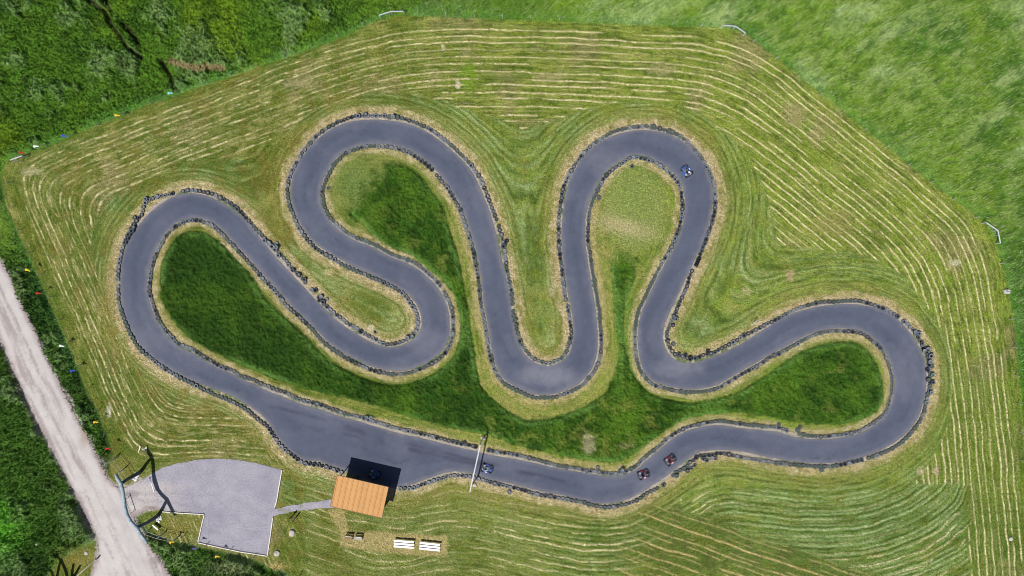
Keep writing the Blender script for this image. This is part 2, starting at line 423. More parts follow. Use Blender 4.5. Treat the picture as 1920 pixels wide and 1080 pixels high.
def fbm(x, y, s, seed, o=4, g=0.55):
    t = np.zeros(x.shape, dtype=np.float32)
    a, w = 1.0, 0.0
    for i in range(o):
        t += a * vnoise(x, y, s / 2 ** i, seed + i * 17)
        w += a
        a *= g
    return t / w


def sm(a, b, x):
    t = np.clip((x - a) / (b - a), 0, 1)
    return t * t * (3 - 2 * t)


def mixc(c, col, m):
    m = m[..., None]
    return c * (1 - m) + np.asarray(col, dtype=np.float32) * m


# ------------------------------------------------------------------ ground sheet
STEP = 1.55                                     # px
fx = np.arange(-44, 1966, STEP)
fy = np.arange(-44, 1126, STEP)
outer_off = np.array([25, 60, 120, 240, 480, 960, 2000, 5000, 14000, 30000.0])
gxs = np.concatenate([(fx[0] - outer_off)[::-1], fx, fx[-1] + outer_off]).astype(np.float32)
gys = np.concatenate([(fy[0] - outer_off)[::-1], fy, fy[-1] + outer_off]).astype(np.float32)


def coarse(fn):
    """evaluate a distance field on every second sample and interpolate"""
    cx, cy = gxs[::2], gys[::2]
    if cx[-1] != gxs[-1]: cx = np.append(cx, gxs[-1])
    if cy[-1] != gys[-1]: cy = np.append(cy, gys[-1])
    X, Y = np.meshgrid(cx, cy)
    F = fn(X, Y)
    F1 = np.empty((len(cy), len(gxs)), dtype=np.float32)
    for j in range(len(cy)):
        F1[j] = np.interp(gxs, cx, F[j])
    i0 = np.clip(np.searchsorted(cy, gys, side='right') - 1, 0, len(cy) - 2)
    t = ((gys - cy[i0]) / (cy[i0 + 1] - cy[i0]))[:, None]
    return (F1[i0] * (1 - t) + F1[i0 + 1] * t).astype(np.float32)


GX, GY = np.meshgrid(gxs, gys)
dO = coarse(lambda x, y: sdist(x, y, o_edge))           # negative inside the outer edge
dI = coarse(lambda x, y: sdist(x, y, i_edge))           # negative inside the infield
dL = coarse(lambda x, y: sdist(x, y, catmull(LUSH, 2)))
dM = coarse(lambda x, y: sdist(x, y, MOWN))
dM = np.minimum(dM, coarse(lambda x, y: sdist(x, y, [(186, 1012), (165, 1022), (135, 1038), (108, 1055), (92, 1080), (88, 1120), (176, 1120), (172, 1083), (184, 1043)])))
dR = coarse(lambda x, y: sdist(x, y, ROAD))
dP = coarse(lambda x, y: sdist(x, y, PAD))
dT = coarse(lambda x, y: sdist(x, y, PATH))
dH = coarse(lambda x, y: sdist(x, y, POLY_HOUSE_DIRT))
on_track = (dO < 0) & (dI > 0)
dt = np.where(dO > 0, dO, np.where(dI < 0, -dI, 0))     # distance off the asphalt
infield = dI < 0
paved = (dR < 0) | (dP < 0) | (dT < 0) | on_track

n1 = fbm(GX, GY, 160, 1)
n2 = fbm(GX, GY, 60, 2)
n3 = fbm(GX, GY, 22, 3)
n4 = fbm(GX, GY, 7, 4, 3, 0.7)
n5 = vnoise(GX, GY, 3.0, 5)
n6 = vnoise(GX, GY, 4.5, 6)
g01 = lambda n, lo=.32, hi=.68: np.clip((n - lo) / (hi - lo), 0, 1)


def line_d(a, b):
    ax, ay = a; bx, by = b
    L = math.hypot(bx - ax, by - ay)
    return ((bx - ax) * (GY - ay) - (by - ay) * (GX - ax)) / L      # positive below/right of a->b


ds = [line_d((-60, 333), (735, 30)), line_d((735, 30), (1395, 55)), line_d((1395, 55), (1855, 425)),
      line_d((1860, 435), (1905, 640)), line_d((1905, 640), (1935, 1080)), -line_d((20, 400), (157, 720)),
      -line_d((140, 660), (225, 860))]
pad_line = (866 - GY + 0.0006 * (GX - 400) ** 2) + np.maximum(0, GX - 500) * 1.5
pad_line = np.where((GX < 620) & (GY < 900), pad_line, 400)
ds.append(pad_line)
KS = 24.0
mn = np.minimum.reduce(ds)
acc = np.zeros_like(mn)
for d_ in ds:
    acc += np.exp(-(d_ - mn) / KS)
dout = mn - KS * np.log(acc)

warp = (n2 - .5) * 9 + (n3 - .5) * 3.2
def blur(F, k, it=3):
    for _ in range(it):
        for ax_ in (0, 1):
            c_ = np.cumsum(np.pad(F, [(k + 1, k) if a_ == ax_ else (0, 0) for a_ in (0, 1)], mode='edge'), axis=ax_, dtype=np.float64)
            F = ((c_[2 * k + 1:] - c_[:-2 * k - 1]) / (2 * k + 1) if ax_ == 0 else (c_[:, 2 * k + 1:] - c_[:, :-2 * k - 1]) / (2 * k + 1)).astype(np.float32)
    return F


dtb = dt.copy()
dtb[9:-9, 9:-9] = blur(dt[9:-9, 9:-9], 24)
dts = dt + (dtb - dt) * sm(22, 70, dt) * (dO > 0)
pk = lambda x, y, a, b_: np.exp(-(((GX - x) / a) ** 2 + ((GY - y) / b_) ** 2))
pocket = pk(955, 290, 85, 90) + pk(1395, 470, 62, 120) + pk(1530, 520, 130, 48) + pk(478, 300, 52, 36) + .8 * pk(205, 440, 40, 60)
wB = sm(-30, 30, dout - 2.6 * dt + 150 * np.clip(pocket, 0, 1.2) + (n2 - .5) * 34)
wB = np.maximum(wB, sm(1690, 1730, GX) * sm(1800, 1765, GX) * sm(560, 620, GY) * sm(60, 40, dt))
south = sm(895, 925, GY) * sm(560, 600, GX) * (1 - sm(1795, 1830, GX + (n3 - .5) * 20))
wB = np.maximum(wB, south)
wB = np.where(infield, 1.0, wB)

# windrows that follow the outer boundary
left = 1 - sm(500, 1000, GX)
rl = np.random.default_rng(5)
amp_tab = rl.uniform(0.35, 1.0, 256).astype(np.float32)
off_tab = rl.uniform(-.22, .22, 256).astype(np.float32)


def rows(field, pitch, width, seed, brk_s=26, thr=.40):
    s = field / pitch
    idx = np.floor(s).astype(int)
    fr = s - idx - .5 - off_tab[(idx + seed) % 256]
    a = amp_tab[(idx * 7 + seed) % 256]
    prof = np.exp(-(fr * pitch / width) ** 2)
    brk = sm(thr - .12, thr + .12, vnoise(GX + seed * 91 + idx * 37, GY + idx * 53, brk_s, seed + 40))
    fine_b = sm(.18, .5, vnoise(GX + idx * 13, GY + seed * 7, 4.2, seed + 60))
    return prof * a * brk * (0.35 + .65 * fine_b)


fa = dout + warp * .75 + 4
gya, gxa = np.gradient(dout); ga_ = np.abs(gya) / (np.abs(gya) + np.abs(gxa) + 1e-6)
gyb, gxb = np.gradient(dts); gb_ = np.abs(gyb) / (np.abs(gyb) + np.abs(gxb) + 1e-6)
streakA = vnoise(fa * 1.0, GX / 9, 2.2, 801) * ga_ + vnoise(fa * 1.0, GY / 9, 2.2, 802) * (1 - ga_)
streakB = vnoise(dts + warp * .6, GX / 9, 2.4, 803) * gb_ + vnoise(dts + warp * .6, GY / 9, 2.4, 804) * (1 - gb_)
streak = streakA * (1 - wB) + streakB * wB
rowA = rows(fa, 13.2, 1.12, 3, 46, .28)
rowA = rowA * (1 - left * .75 * sm(.40, .55, vnoise(GX, GY, 9, 815)))
rowA2 = rows(fa + 6.1, 13.2, 1.0, 17, 20, .55) * (.35 + .45 * left)
rowA3 = rows(fa * 1.0 + (n4 - .5) * 5, 4.4, 1.1, 29, 9, .52) * (.18 + .3 * left)
f2_ = 175 - 1.6 * (1813 - GX)
fsw = (dts + f2_) / 2 + np.sqrt(((dts - f2_) / 2) ** 2 + 16 ** 2) - 3
swm = sm(850, 930, GY) * sm(1560, 1640, GX) * (1 - infield)
dts = dts * (1 - swm) + fsw * swm
fb = dts + warp * .8
rowB = rows(fb, 9.5, 1.9, 51, 55, .30)
rowB2 = rows(fb + 3, 11.5, 1.3, 71, 28, .52)
darkrow = rows(fb + 5.0, 9.5, 1.6, 90, 30, .38)
rowS = rows(fb + 2 + (n2 - .5) * 8, 15.0, 1.3, 33, 34, .42)
dg_ = (GY - 952) - .344 * (GX - 1264)
dgm = sm(-22, 22, dg_ + (n2 - .5) * 50 + (n3 - .5) * 20) * sm(1150, 1260, GX) * south
dgm = np.maximum(dgm, sm(1010, 1030, GY + (n2 - .5) * 20) * sm(1120, 1230, GX) * south * (dg_ > 0))
rowD = rows(dg_ * .945 + (n2 - .5) * 10, 22.0, 1.5, 7, 60, .25) + .7 * rows(dg_ * .945 + (n2 - .5) * 8 + 11, 22.0, 1.2, 19, 22, .5)
rowB = rowB * (1 - dgm)
darkrow = darkrow * (1 - dgm)
rowS *= (1 - dgm)
rowB2 = rowB2 * (1 - dgm)
sl = sm(1120, 900, GX) * south
rowS *= (1 - .45 * sl)
darkrow *= (1 - .6 * sl)
rowB *= (1 - .6 * sl)

# base colour of mown ground
col = np.zeros(GX.shape + (3,), dtype=np.float32)
col[:] = alb(136, 154, 60)
left = 1 - sm(500, 1000, GX)
col = mixc(col, alb(106, 116, 46), left * .8)
col = mixc(col, alb(144, 166, 66), sm(1000, 1400, GX) * .65)
col = mixc(col, alb(92, 106, 38), sm(620, 760, GY) * sm(600, 480, GX) * .55)
col = mixc(col, alb(92, 116, 42), sm(900, 970, GY) * sm(560, 760, GX) * g01(n2, .25, .55) * .7)
col = mixc(col, alb(84, 112, 36), g01(n2, .5, .75) * .6)
col = mixc(col, alb(160, 154, 92), g01(n3, .48, .72) * (.40 + .35 * left) * (1 - .35 * wB))
col = mixc(col, alb(164, 148, 112), sm(.60, .74, fbm(GX, GY, 75, 210)) * (1 - wB) * .55)
col = mixc(col, alb(78, 98, 30), g01(n4, .5, .75) * .6)
col = mixc(col, alb(62, 88, 26), g01(streak, .58, .85) * .6)
col = mixc(col, alb(186, 182, 112), g01(streak, .42, .16) * .42)
col = mixc(col, alb(84, 114, 36), left * g01(n2, .35, .6) * .42)
col = mixc(col, alb(78, 112, 42), np.clip(pk(1620, 985, 240, 90), 0, 1) * .55)
col = mixc(col, alb(96, 124, 44), sm(1740, 1800, GX) * sm(620, 760, GY) * .45)
# pale green swaths round the bends
wBc = wB
wB = sm(.0, .55, wB)
pale = wB * g01(n1, .38, .60) * (1 - infield)
pale = np.maximum(pale, wB * sm(560, 700, GX) * .45)
pale = np.maximum(pale, south * sm(1280, 1400, GX) * .95)
col = mixc(col, alb(126, 152, 88), pale * .55 * g01(n3, .25, .6))
col = mixc(col, alb(178, 196, 142), np.clip(rowB * pale * 1.3, 0, 1) * (1 - infield) * .85)
col = mixc(col, alb(66, 92, 34), np.clip(darkrow * wB * (1 + .8 * south), 0, 1) * .8 * (1 - infield))
col = mixc(col, alb(205, 190, 140), np.clip(rowB2 * wB * (0.45 + .1 * south), 0, 1) * .6 * (1 - infield))
st = alb(232, 218, 172)
aw = (1 - sm(.45, 1, wB)) * sm(4, 9, dout) * (1 - sm(495, 530, GX) * sm(860, 900, GY) * sm(700, 660, GX))
col = mixc(col, alb(142, 138, 78), sl * g01(n3, .3, .65) * .5)
col = mixc(col, alb(84, 104, 34), np.clip(rows(fa + 3.4, 13.2, 2.0, 77, 40, .45) * aw, 0, 1) * .45)
col = mixc(col, st, np.clip(rowA * aw * 2.2, 0, 1))
col = mixc(col, st, np.clip(rowA2 * aw * 1.2, 0, 1) * .8)
col = mixc(col, alb(190, 176, 126), np.clip(rowA3 * aw * 1.3, 0, 1) * (.5 + .5 * left))
col = mixc(col, st, np.clip(rowS * south * 1.6, 0, 1) * (1 - .8 * sm(1300, 1400, GX) * sm(190, 160, fb)))
col = mixc(col, alb(120, 160, 30), sm(24, 8, np.hypot((GX - 878) / 1.0, (GY - 140) / 1.9)) * .8 * g01(n4, .3, .6))
col = mixc(col, alb(96, 108, 44), dgm * .38)
col = mixc(col, alb(74, 80, 36), dgm * g01(n3, .5, .7) * .4)
col = mixc(col, alb(214, 190, 136), np.clip(rowD * dgm * 1.8, 0, 1) * .9)
col = mixc(col, alb(136, 116, 62), g01(n3, .47, .30) * (1 - infield) * (.14 + .2 * left))
col = mixc(col, alb(158, 142, 78), sm(56, 24, dt + (n2 - .5) * 30) * (1 - infield) * (dt > 0) * .42 * g01(n4, .2, .55))
# dry bands along the tyre rows
bandw = np.where(infield, 20.0, 24.0) + (n3 - .5) * 12 + (n2 - .5) * 8
drym = (1 - sm(bandw - 5, bandw + 3, dt)) * (dt > 0)
nb = g01(fbm(GX, GY, 34, 77), .25, .55)
col = mixc(col, alb(198, 182, 136), drym * (.68 + .3 * nb) * (.75 + .25 * g01(n4, .25, .7)))
col = mixc(col, alb(206, 184, 152), drym * (dt < 15) * (1 - infield) * .5)
col = mixc(col, alb(218, 202, 164), drym * g01(n4, .56, .72) * .7)
col = mixc(col, alb(142, 118, 62), drym * g01(n4, .40, .26) * .55)
col = mixc(col, alb(124, 136, 52), drym * g01(fbm(GX, GY, 16, 941), .56, .68) * .5)
# mown parts of the infield outside the lush area
inf_m = infield & (dL > 0)
wide = inf_m * sm(14, 24, dt)
col = mixc(col, alb(150, 150, 78), wide * g01(n3, .3, .7) * .6)
wide2 = np.where(inf_m & (GX > 845) & (GX < 1150) & (GY > 380), 1.0, 0.0)
col = mixc(col, alb(184, 172, 108), wide2 * g01(n4, .35, .7) * .62)
pl = np.exp(-(((GX - 1190) / 62) ** 2 + ((GY - 390) / 85) ** 2))
col = mixc(col, alb(150, 164, 96), inf_m * sm(.25, .6, pl) * .6 * (dt > 10))
col = mixc(col, alb(196, 182, 140), inf_m * np.exp(-(((GX - 1168) / 55) ** 2 + ((GY - 425 - (GX - 1168) * .25) / 16) ** 2)) * .9)
col = mixc(col, alb(118, 142, 80), inf_m * np.exp(-(((GX - 665) / 45) ** 2 + ((GY - 345) / 45) ** 2)) * .7)
# lush infield grass
softz = np.clip(np.exp(-(((GX - 690) / 60) ** 2 + ((GY - 350) / 70) ** 2)) * 1.3 + np.exp(-(((GX - 1170) / 45) ** 2 + ((GY - 470) / 30) ** 2)) * 1.5, 0, 1)
lush = sm(1.5 + 16 * softz, -2.5 - 16 * softz, dL + (n4 - .5) * (6 + 20 * softz) + (n5 - .5) * 3 + (n3 - .5) * 46 * softz)
lc = np.zeros_like(col)
lc[:] = alb(56, 96, 28)
lc = mixc(lc, alb(38, 70, 22), sm(1, 0, GX / 560.0 - .25) * .6)
lc = mixc(lc, alb(92, 132, 36), g01(n2, .5, .70) * .75)
lc = mixc(lc, alb(98, 140, 40), sm(930, 1000, GX) * g01(n3, .4, .7) * .65)
lc = mixc(lc, alb(104, 128, 40), g01(n4, .5, .75) * .5)
lc = mixc(lc, alb(36, 66, 20), sm(.52, .68, fbm(GX, GY, 44, 920)) * .55)
lc = mixc(lc, alb(128, 142, 62), sm(.62, .74, fbm(GX, GY, 30, 925)) * .6 * sm(600, 900, GX))
lc = mixc(lc, alb(46, 78, 24), sm(700, 500, GX) * .5)
lc = mixc(lc, alb(84, 128, 38), sm(1240, 1400, GX) * .4 * g01(n3, .3, .6))
rim = sm(-16, -3, dL + (n3 - .5) * 10) * sm(0.2, -3, dL) * g01(fbm(GX, GY, 60, 91), .35, .6)
lc = mixc(lc, alb(112, 156, 72), rim * .75)
col = col * (1 - lush[..., None]) + lc * lush[..., None]
# swirl of pale green between the two right-hand islands
sw = np.exp(-((GX - 1168 - (GY - 600) * .02) / 16) ** 2) * sm(500, 560, GY) * sm(760, 700, GY)
col = mixc(col, alb(118, 156, 66), sw * infield * (dt > 6) * .6 * g01(vnoise(GX, GY / 12, 4, 301), .3, .6))
lh = lush.copy()

# everything outside the mown field
wild = sm(-1.5, 2.0, dM + (n4 - .5) * 6) * (dO > 0)
wc = np.zeros_like(col)
wc[:] = alb(118, 156, 46)
# meadow, upper right, with wind-brushed pale streaks along (0.88, -0.47)
u = GX * .88 - GY * .47
v = GX * .47 + GY * .88
str1 = fbm(u / 2.6, v, 26, 400, 4)
str2 = fbm(u / 2.2, v, 9, 420, 3)
mr = sm(950, 1250, GX)
wc = mixc(wc, alb(76, 124, 38), g01(fbm(GX, GY, 120, 430), .45, .65) * .8)
wc = mixc(wc, alb(172, 198, 128), g01(str1, .47, .66) * g01(fbm(GX, GY, 170, 440), .34, .54) * mr * .9)
wc = mixc(wc, alb(156, 184, 96), g01(str2, .48, .72) * mr * .65)
wc = mixc(wc, alb(74, 118, 40), g01(str2, .48, .26) * mr * .6)
wc = mixc(wc, alb(122, 158, 40), g01(n2, .55, .75) * .6)
ll_ = sm(420, 500, GY + GX * .1) * sm(760, 620, GX)
# upper left: darker rank growth
tl = sm(1050, 560, GX + GY * .2) * sm(420, 340, GY)
wc = mixc(wc, alb(84, 128, 36), tl * .9)
wc = mixc(wc, alb(116, 150, 34), tl * g01(fbm(GX, GY, 110, 450), .45, .62) * .8)
bush = np.clip(tl + ll_ * .9, 0, 1) * g01(fbm(GX, GY, 52, 460, 5, .6), .53, .64)
wc = mixc(wc, alb(140, 172, 108), bush * .8 * g01(n4, .25, .6))
wc = mixc(wc, alb(48, 84, 26), tl * g01(n3, .55, .72) * .6)
# lower left either side of the road
ll = sm(420, 500, GY + GX * .1) * sm(760, 620, GX)
wc = mixc(wc, alb(68, 106, 38), ll * .95)
wc = mixc(wc, alb(42, 72, 28), ll * g01(n2, .46, .62) * .85)
wc = mixc(wc, alb(120, 150, 90), bush * ll * .85)
wc = mixc(wc, alb(112, 190, 56), np.exp(-(((GX - 8) / 34) ** 2 + ((GY - 990) / 50) ** 2)) * .9)
wc = mixc(wc, alb(150, 160, 112), np.exp(-(((GX - 430) / 40) ** 2 + ((GY - 1062) / 14) ** 2)) * .6)
rgt = sm(1850, 1920, GX) * sm(400, 470, GY)
wc = mixc(wc, alb(70, 122, 34), rgt * .8)
far = sm(30, 200, np.maximum(np.maximum(-GX, GX - 1920), np.maximum(-GY, GY - 1080)))
wc = mixc(wc, alb(92, 126, 46), far * .7)
wc = mixc(wc, alb(78, 98, 36), g01(n4, .55, .75) * .45)
# bare earth strip and ditch
DITCH = [[(150, -20), (168, 0), (195, 20), (215, 55), (240, 90), (266, 108)], [(194, -10), (208, 22)], [(300, 112), (318, 140), (332, 168)], [(232, 45), (248, 62), (262, 84)]]
dd = np.minimum.reduce([coarse(lambda x, y, D=D: seg_dist(x, y, np.array(D), False)) for D in DITCH])
wc = mixc(wc, alb(72, 70, 44), sm(4.5, 1.5, dd + (n5 - .5) * 2))
BARE = [(322, 117), (345, 124), (370, 131), (395, 128), (420, 129)]
db = coarse(lambda x, y: seg_dist(x, y, np.array(BARE), False))
wc = mixc(wc, alb(160, 138, 102), sm(8, 2, db + (n4 - .5) * 9) * .85)
# lighter damp green verge beside the mown edge
ve = sm(26, 5, dM + (n3 - .5) * 10) * (GY < 700)
wc = mixc(wc, alb(86, 136, 62), ve * .5 * sm(0.2, .6, n3))
wc *= (1 + .12 * np.clip(tl, 0, 1) + .20 * np.clip(ll, 0, 1))[..., None]
col = col * (1 - wild[..., None]) + wc * wild[..., None]
# scattered bare spots: x, y, rx, ry, strength
for (bx, by, rx, ry, k, c3) in [(1103, 832, 14, 20, .9, (176, 172, 132)), (1100, 818, 9, 8, .6, (170, 168, 126)), (1172, 836, 16, 7, .55, (166, 162, 112)),
                            (858, 158, 5, 9, 1, (214, 204, 176)), (831, 90, 4, 8, .9, (208, 196, 165)), (1480, 517, 9, 12, .8, (186, 164, 128)),
                            (1727, 884, 7, 6, .9, (196, 180, 150)), (1755, 884, 7, 8, .9, (196, 176, 150)), (1790, 492, 12, 6, .8, (208, 204, 170)),
                            (205, 772, 5, 12, .9, (204, 198, 176)), (695, 615, 8, 7, .9, (214, 202, 172)), (520, 1062, 16, 8, .8, (196, 172, 116)),
                            (615, 510, 10, 7, .8, (200, 188, 142)), (1400, 545, 10, 8, .5, (196, 184, 140)), (1035, 545, 6, 16, .6, (196, 184, 150)),
                            (270, 905, 24, 12, .8, (176, 172, 168)), (1045, 730, 10, 5, .3, (190, 180, 130)), (560, 155, 30, 8, .5, (176, 164, 130)),
                            (1030, 145, 34, 9, .5, (178, 164, 128)), (1240, 130, 30, 12, .5, (178, 164, 128)), (1490, 215, 26, 22, .6, (176, 160, 122)),
                            (1560, 420, 40, 26, .55, (160, 150, 92)), (440, 392, 18, 14, .6, (160, 150, 122)), (60, 322, 22, 9, .6, (196, 188, 150)),
                            (1750, 700, 12, 40, .75, (196, 178, 132)), (300, 600, 3, 3, .0, (0, 0, 0)), (206, 540, 9, 55, .6, (170, 154, 104)), (880, 310, 8, 24, .6, (176, 156, 112))]:
    m_ = sm(1.25, .55, np.hypot((GX - bx) / rx, (GY - by) / ry) + (n4 - .5) * 1.2 + (n5 - .5) * .5)
    col = mixc(col, alb(*c3), m_ * k)
hd = sm(3, -4, dH + (n4 - .5) * 9)
col = mixc(col, alb(186, 168, 118), hd * (.65 + .35 * g01(n4, .3, .65)))
col = mixc(col, alb(178, 168, 112), sm(13, 4, dP + (n3 - .5) * 8) * (dP > 0) * .25)
# trampled ground round the gate
gt = np.exp(-(((GX - 228) / 34) ** 2 + ((GY - 885) / 30) ** 2)) + np.exp(-(((GX - 150) / 38) ** 2 + ((GY - 1052) / 26) ** 2)) + np.exp(-(((GX - 335) / 44) ** 2 + ((GY - 988) / 22) ** 2))
gtm = np.clip(gt, 0, 1) * sm(-4, 1, dR)
col = mixc(col, alb(146, 136, 74), gtm * (.45 + .4 * g01(n4, .35, .65)))
# dust off the road
rd = sm(7, 0, dR + (n4 - .5) * 9) * (dR > -6)
col = mixc(col, alb(196, 186, 182), rd * .8)
rs = np.exp(-((dR - 9) / 2.4) ** 2) * (GX > 60) * (GX < 240) * (GY > 640) * (GY < 900) * sm(.42, .6, fbm(GX, GY, 22, 500)) * (GX > (GY - 560) * .45)
col = mixc(col, alb(208, 200, 196), rs * .9)
# gravelly verge under the tyre rows
vg = sm(7.5, 4.0, dt + (n4 - .5) * 7 + (fbm(GX, GY, 80, 515) - .5) * 10) * (dt > 0) * (~paved)
col = mixc(col, alb(192, 182, 176), vg * .85)
vgr = sm(9, 5, dt) * (dt > 0) * sm(.56, .66, fbm(GX, GY, 90, 530)) * g01(n4, .3, .6)
col = mixc(col, alb(78, 112, 44), vgr * .8)

grain = np.random.default_rng(77).normal(0, 1, GX.shape).astype(np.float32)
mown_m = (1 - wild) * (1 - lush)
col *= np.clip(1 + grain * (.15 * mown_m + .10 * (1 - mown_m)), .55, 1.5)[..., None]
col *= (1 + np.array([.03, .06, -.02], dtype=np.float32) * (mown_m * (1 - drym * .6))[..., None])
# relief
H = np.zeros(GX.shape, dtype=np.float32)
H += (n4 - .5) * .05 + (n5 - .5) * .04
H += (rowA + rowA2 * .7) * aw * .10 + rowS * south * .08 + rowB * wB * .05 * (1 - infield)
H += lh * (sm(0, -7, dL) * .22 + (n3 - .5) * .35 + (n4 - .4) * .55 + (n5 - .5) * .16)
wl = wild * sm(0, 12, dM)
wc *= 1.0
lump = (n2 - .5) * .8 + (n3 - .4) * 1.1 + (n4 - .4) * .55 + (n5 - .5) * .25 + bush * (.5 + .5 * n4)
smooth_m = (str1 - .5) * .4 + (str2 - .45) * .75 + (n4 - .5) * .30 + (n5 - .5) * .14
tlm = np.clip(tl + ll, 0, 1)
H += wl * (.15 + lump * tlm + smooth_m * (1 - tlm))
H -= wild * sm(7, 1, dd) * .8
H = np.maximum(H, -1.0)
flat = sm(9, 2, dt) * (dt > 0)
flat = np.maximum(flat, sm(8, 1, np.minimum(np.minimum(dR, dP), dT)))
H = H * (1 - flat) + flat * (-.01 + (n4 - .5) * .02)
H = np.where(paved, -.06, H)
H *= (1 - .0 * far)

nx, ny = len(gxs), len(gys)
co = np.empty((ny, nx, 3), dtype=np.float32)
co[..., 0] = (GX - 960) / PPM
co[..., 1] = (540 - GY) / PPM
co[..., 2] = H
me = bpy.data.meshes.new('ground')
me.vertices.add(nx * ny)
me.vertices.foreach_set('co', co.ravel())
ii = np.arange(nx * ny).reshape(ny, nx)
q = np.stack([ii[:-1, :-1], ii[1:, :-1], ii[1:, 1:], ii[:-1, 1:]], -1).reshape(-1)
nf = (nx - 1) * (ny - 1)
me.loops.add(nf * 4)
me.loops.foreach_set('vertex_index', q.astype(np.int32))
me.polygons.add(nf)
me.polygons.foreach_set('loop_start', (np.arange(nf) * 4).astype(np.int32))
me.polygons.foreach_set('loop_total', np.full(nf, 4, dtype=np.int32))
me.polygons.foreach_set('use_smooth', np.ones(nf, dtype=bool))
me.update(calc_edges=True)
ca = me.color_attributes.new('tint', 'FLOAT_COLOR', 'POINT')
c4 = np.ones((ny * nx, 4), dtype=np.float32)
c4[:, :3] = np.clip(col.reshape(-1, 3), 0, .85)
ca.data.foreach_set('color', c4.ravel())
me.materials.append(M['ground'])
ground = bpy.data.objects.new('ground', me)
COL.objects.link(ground)
tag(ground, kind='structure')


def samp(F, px, py):
    ix = np.clip(np.searchsorted(gxs, px), 0, nx - 1)
    iy = np.clip(np.searchsorted(gys, py), 0, ny - 1)
    return F[iy, ix]


def gz(px, py):
    return float(samp(H, np.array([px]), np.array([py]))[0])


# ------------------------------------------------------------------ tall grass blades (uncountable)
def blades(name, mask, n, hh, ww, lean_dir, lean, seed, jitter=1.0, tipcol=None):
    r = np.random.default_rng(seed)
    px = r.uniform(-40, 1960, n * 6)
    py = r.uniform(-40, 1120, n * 6)
    k = (samp(mask, px, py) > r.uniform(.2, .9, n * 6)) & (samp(paved, px, py) == False) & (samp(dt, px, py) > 5)
    px, py = px[k][:n], py[k][:n]
    m = len(px)
    z = samp(H, px, py)
    c = samp(col, px, py)
    x = (px - 960) / PPM
    y = (540 - py) / PPM
    a = r.uniform(0, 2 * np.pi, m)
    w = r.uniform(*ww, m)
    h = r.uniform(*hh, m)
    lx = lean_dir[0] * lean + r.normal(0, .35, m) * jitter * h
    ly = lean_dir[1] * lean + r.normal(0, .35, m) * jitter * h
    V = np.empty((m, 3, 3), dtype=np.float32)
    V[:, 0] = np.stack([x - np.cos(a) * w, y - np.sin(a) * w, z - .05], 1)
    V[:, 1] = np.stack([x + np.cos(a) * w, y + np.sin(a) * w, z - .05], 1)
    V[:, 2] = np.stack([x + lx, y + ly, z + h], 1)
    me = bpy.data.meshes.new(name)
    me.vertices.add(m * 3)
    me.vertices.foreach_set('co', V.ravel())
    me.loops.add(m * 3)
    me.loops.foreach_set('vertex_index', np.arange(m * 3, dtype=np.int32))
    me.polygons.add(m)
    me.polygons.foreach_set('loop_start', (np.arange(m) * 3).astype(np.int32))
    me.polygons.foreach_set('loop_total', np.full(m, 3, dtype=np.int32))
    me.update(calc_edges=True)
    f = (r.uniform(.75, 1.5, (m, 1)) * c)
    if tipcol is not None:
        kk = r.random((m, 1)) < .12
        f = np.where(kk, np.array(tipcol), f)
    c4 = np.ones((m, 3, 4), dtype=np.float32)
    c4[:, :, :3] = np.clip(f, 0, .8)[:, None, :]
    at = me.color_attributes.new('tint', 'FLOAT_COLOR', 'POINT')
    at.data.foreach_set('color', c4.ravel())
    me.materials.append(M['blades'])
    o = bpy.data.objects.new(name, me)
    COL.objects.link(o)
    return o


tag(blades('meadow_grass', wild * (1 - tlm) * sm(2, 8, dM), 110000, (.15, .35), (.03, .06), (.85, .5), .55, 21, .6, alb(190, 205, 150)),
    'tall wind-brushed green grass over the meadow beyond the fence', 'grass', kind='stuff')
tag(blades('rank_grass', wild * tlm * sm(2, 8, dM), 90000, (.2, .6), (.04, .10), (.3, .3), .1, 22, 1.2),
    'dark rank weeds and grass beside the dirt road and upper left ditch', 'weeds', kind='stuff')
tag(blades('infield_grass', lh, 80000, (.12, .34), (.03, .07), (.6, .4), .12, 23, 1.0),
    'long dark green grass left uncut between the loops of the track', 'grass', kind='stuff')


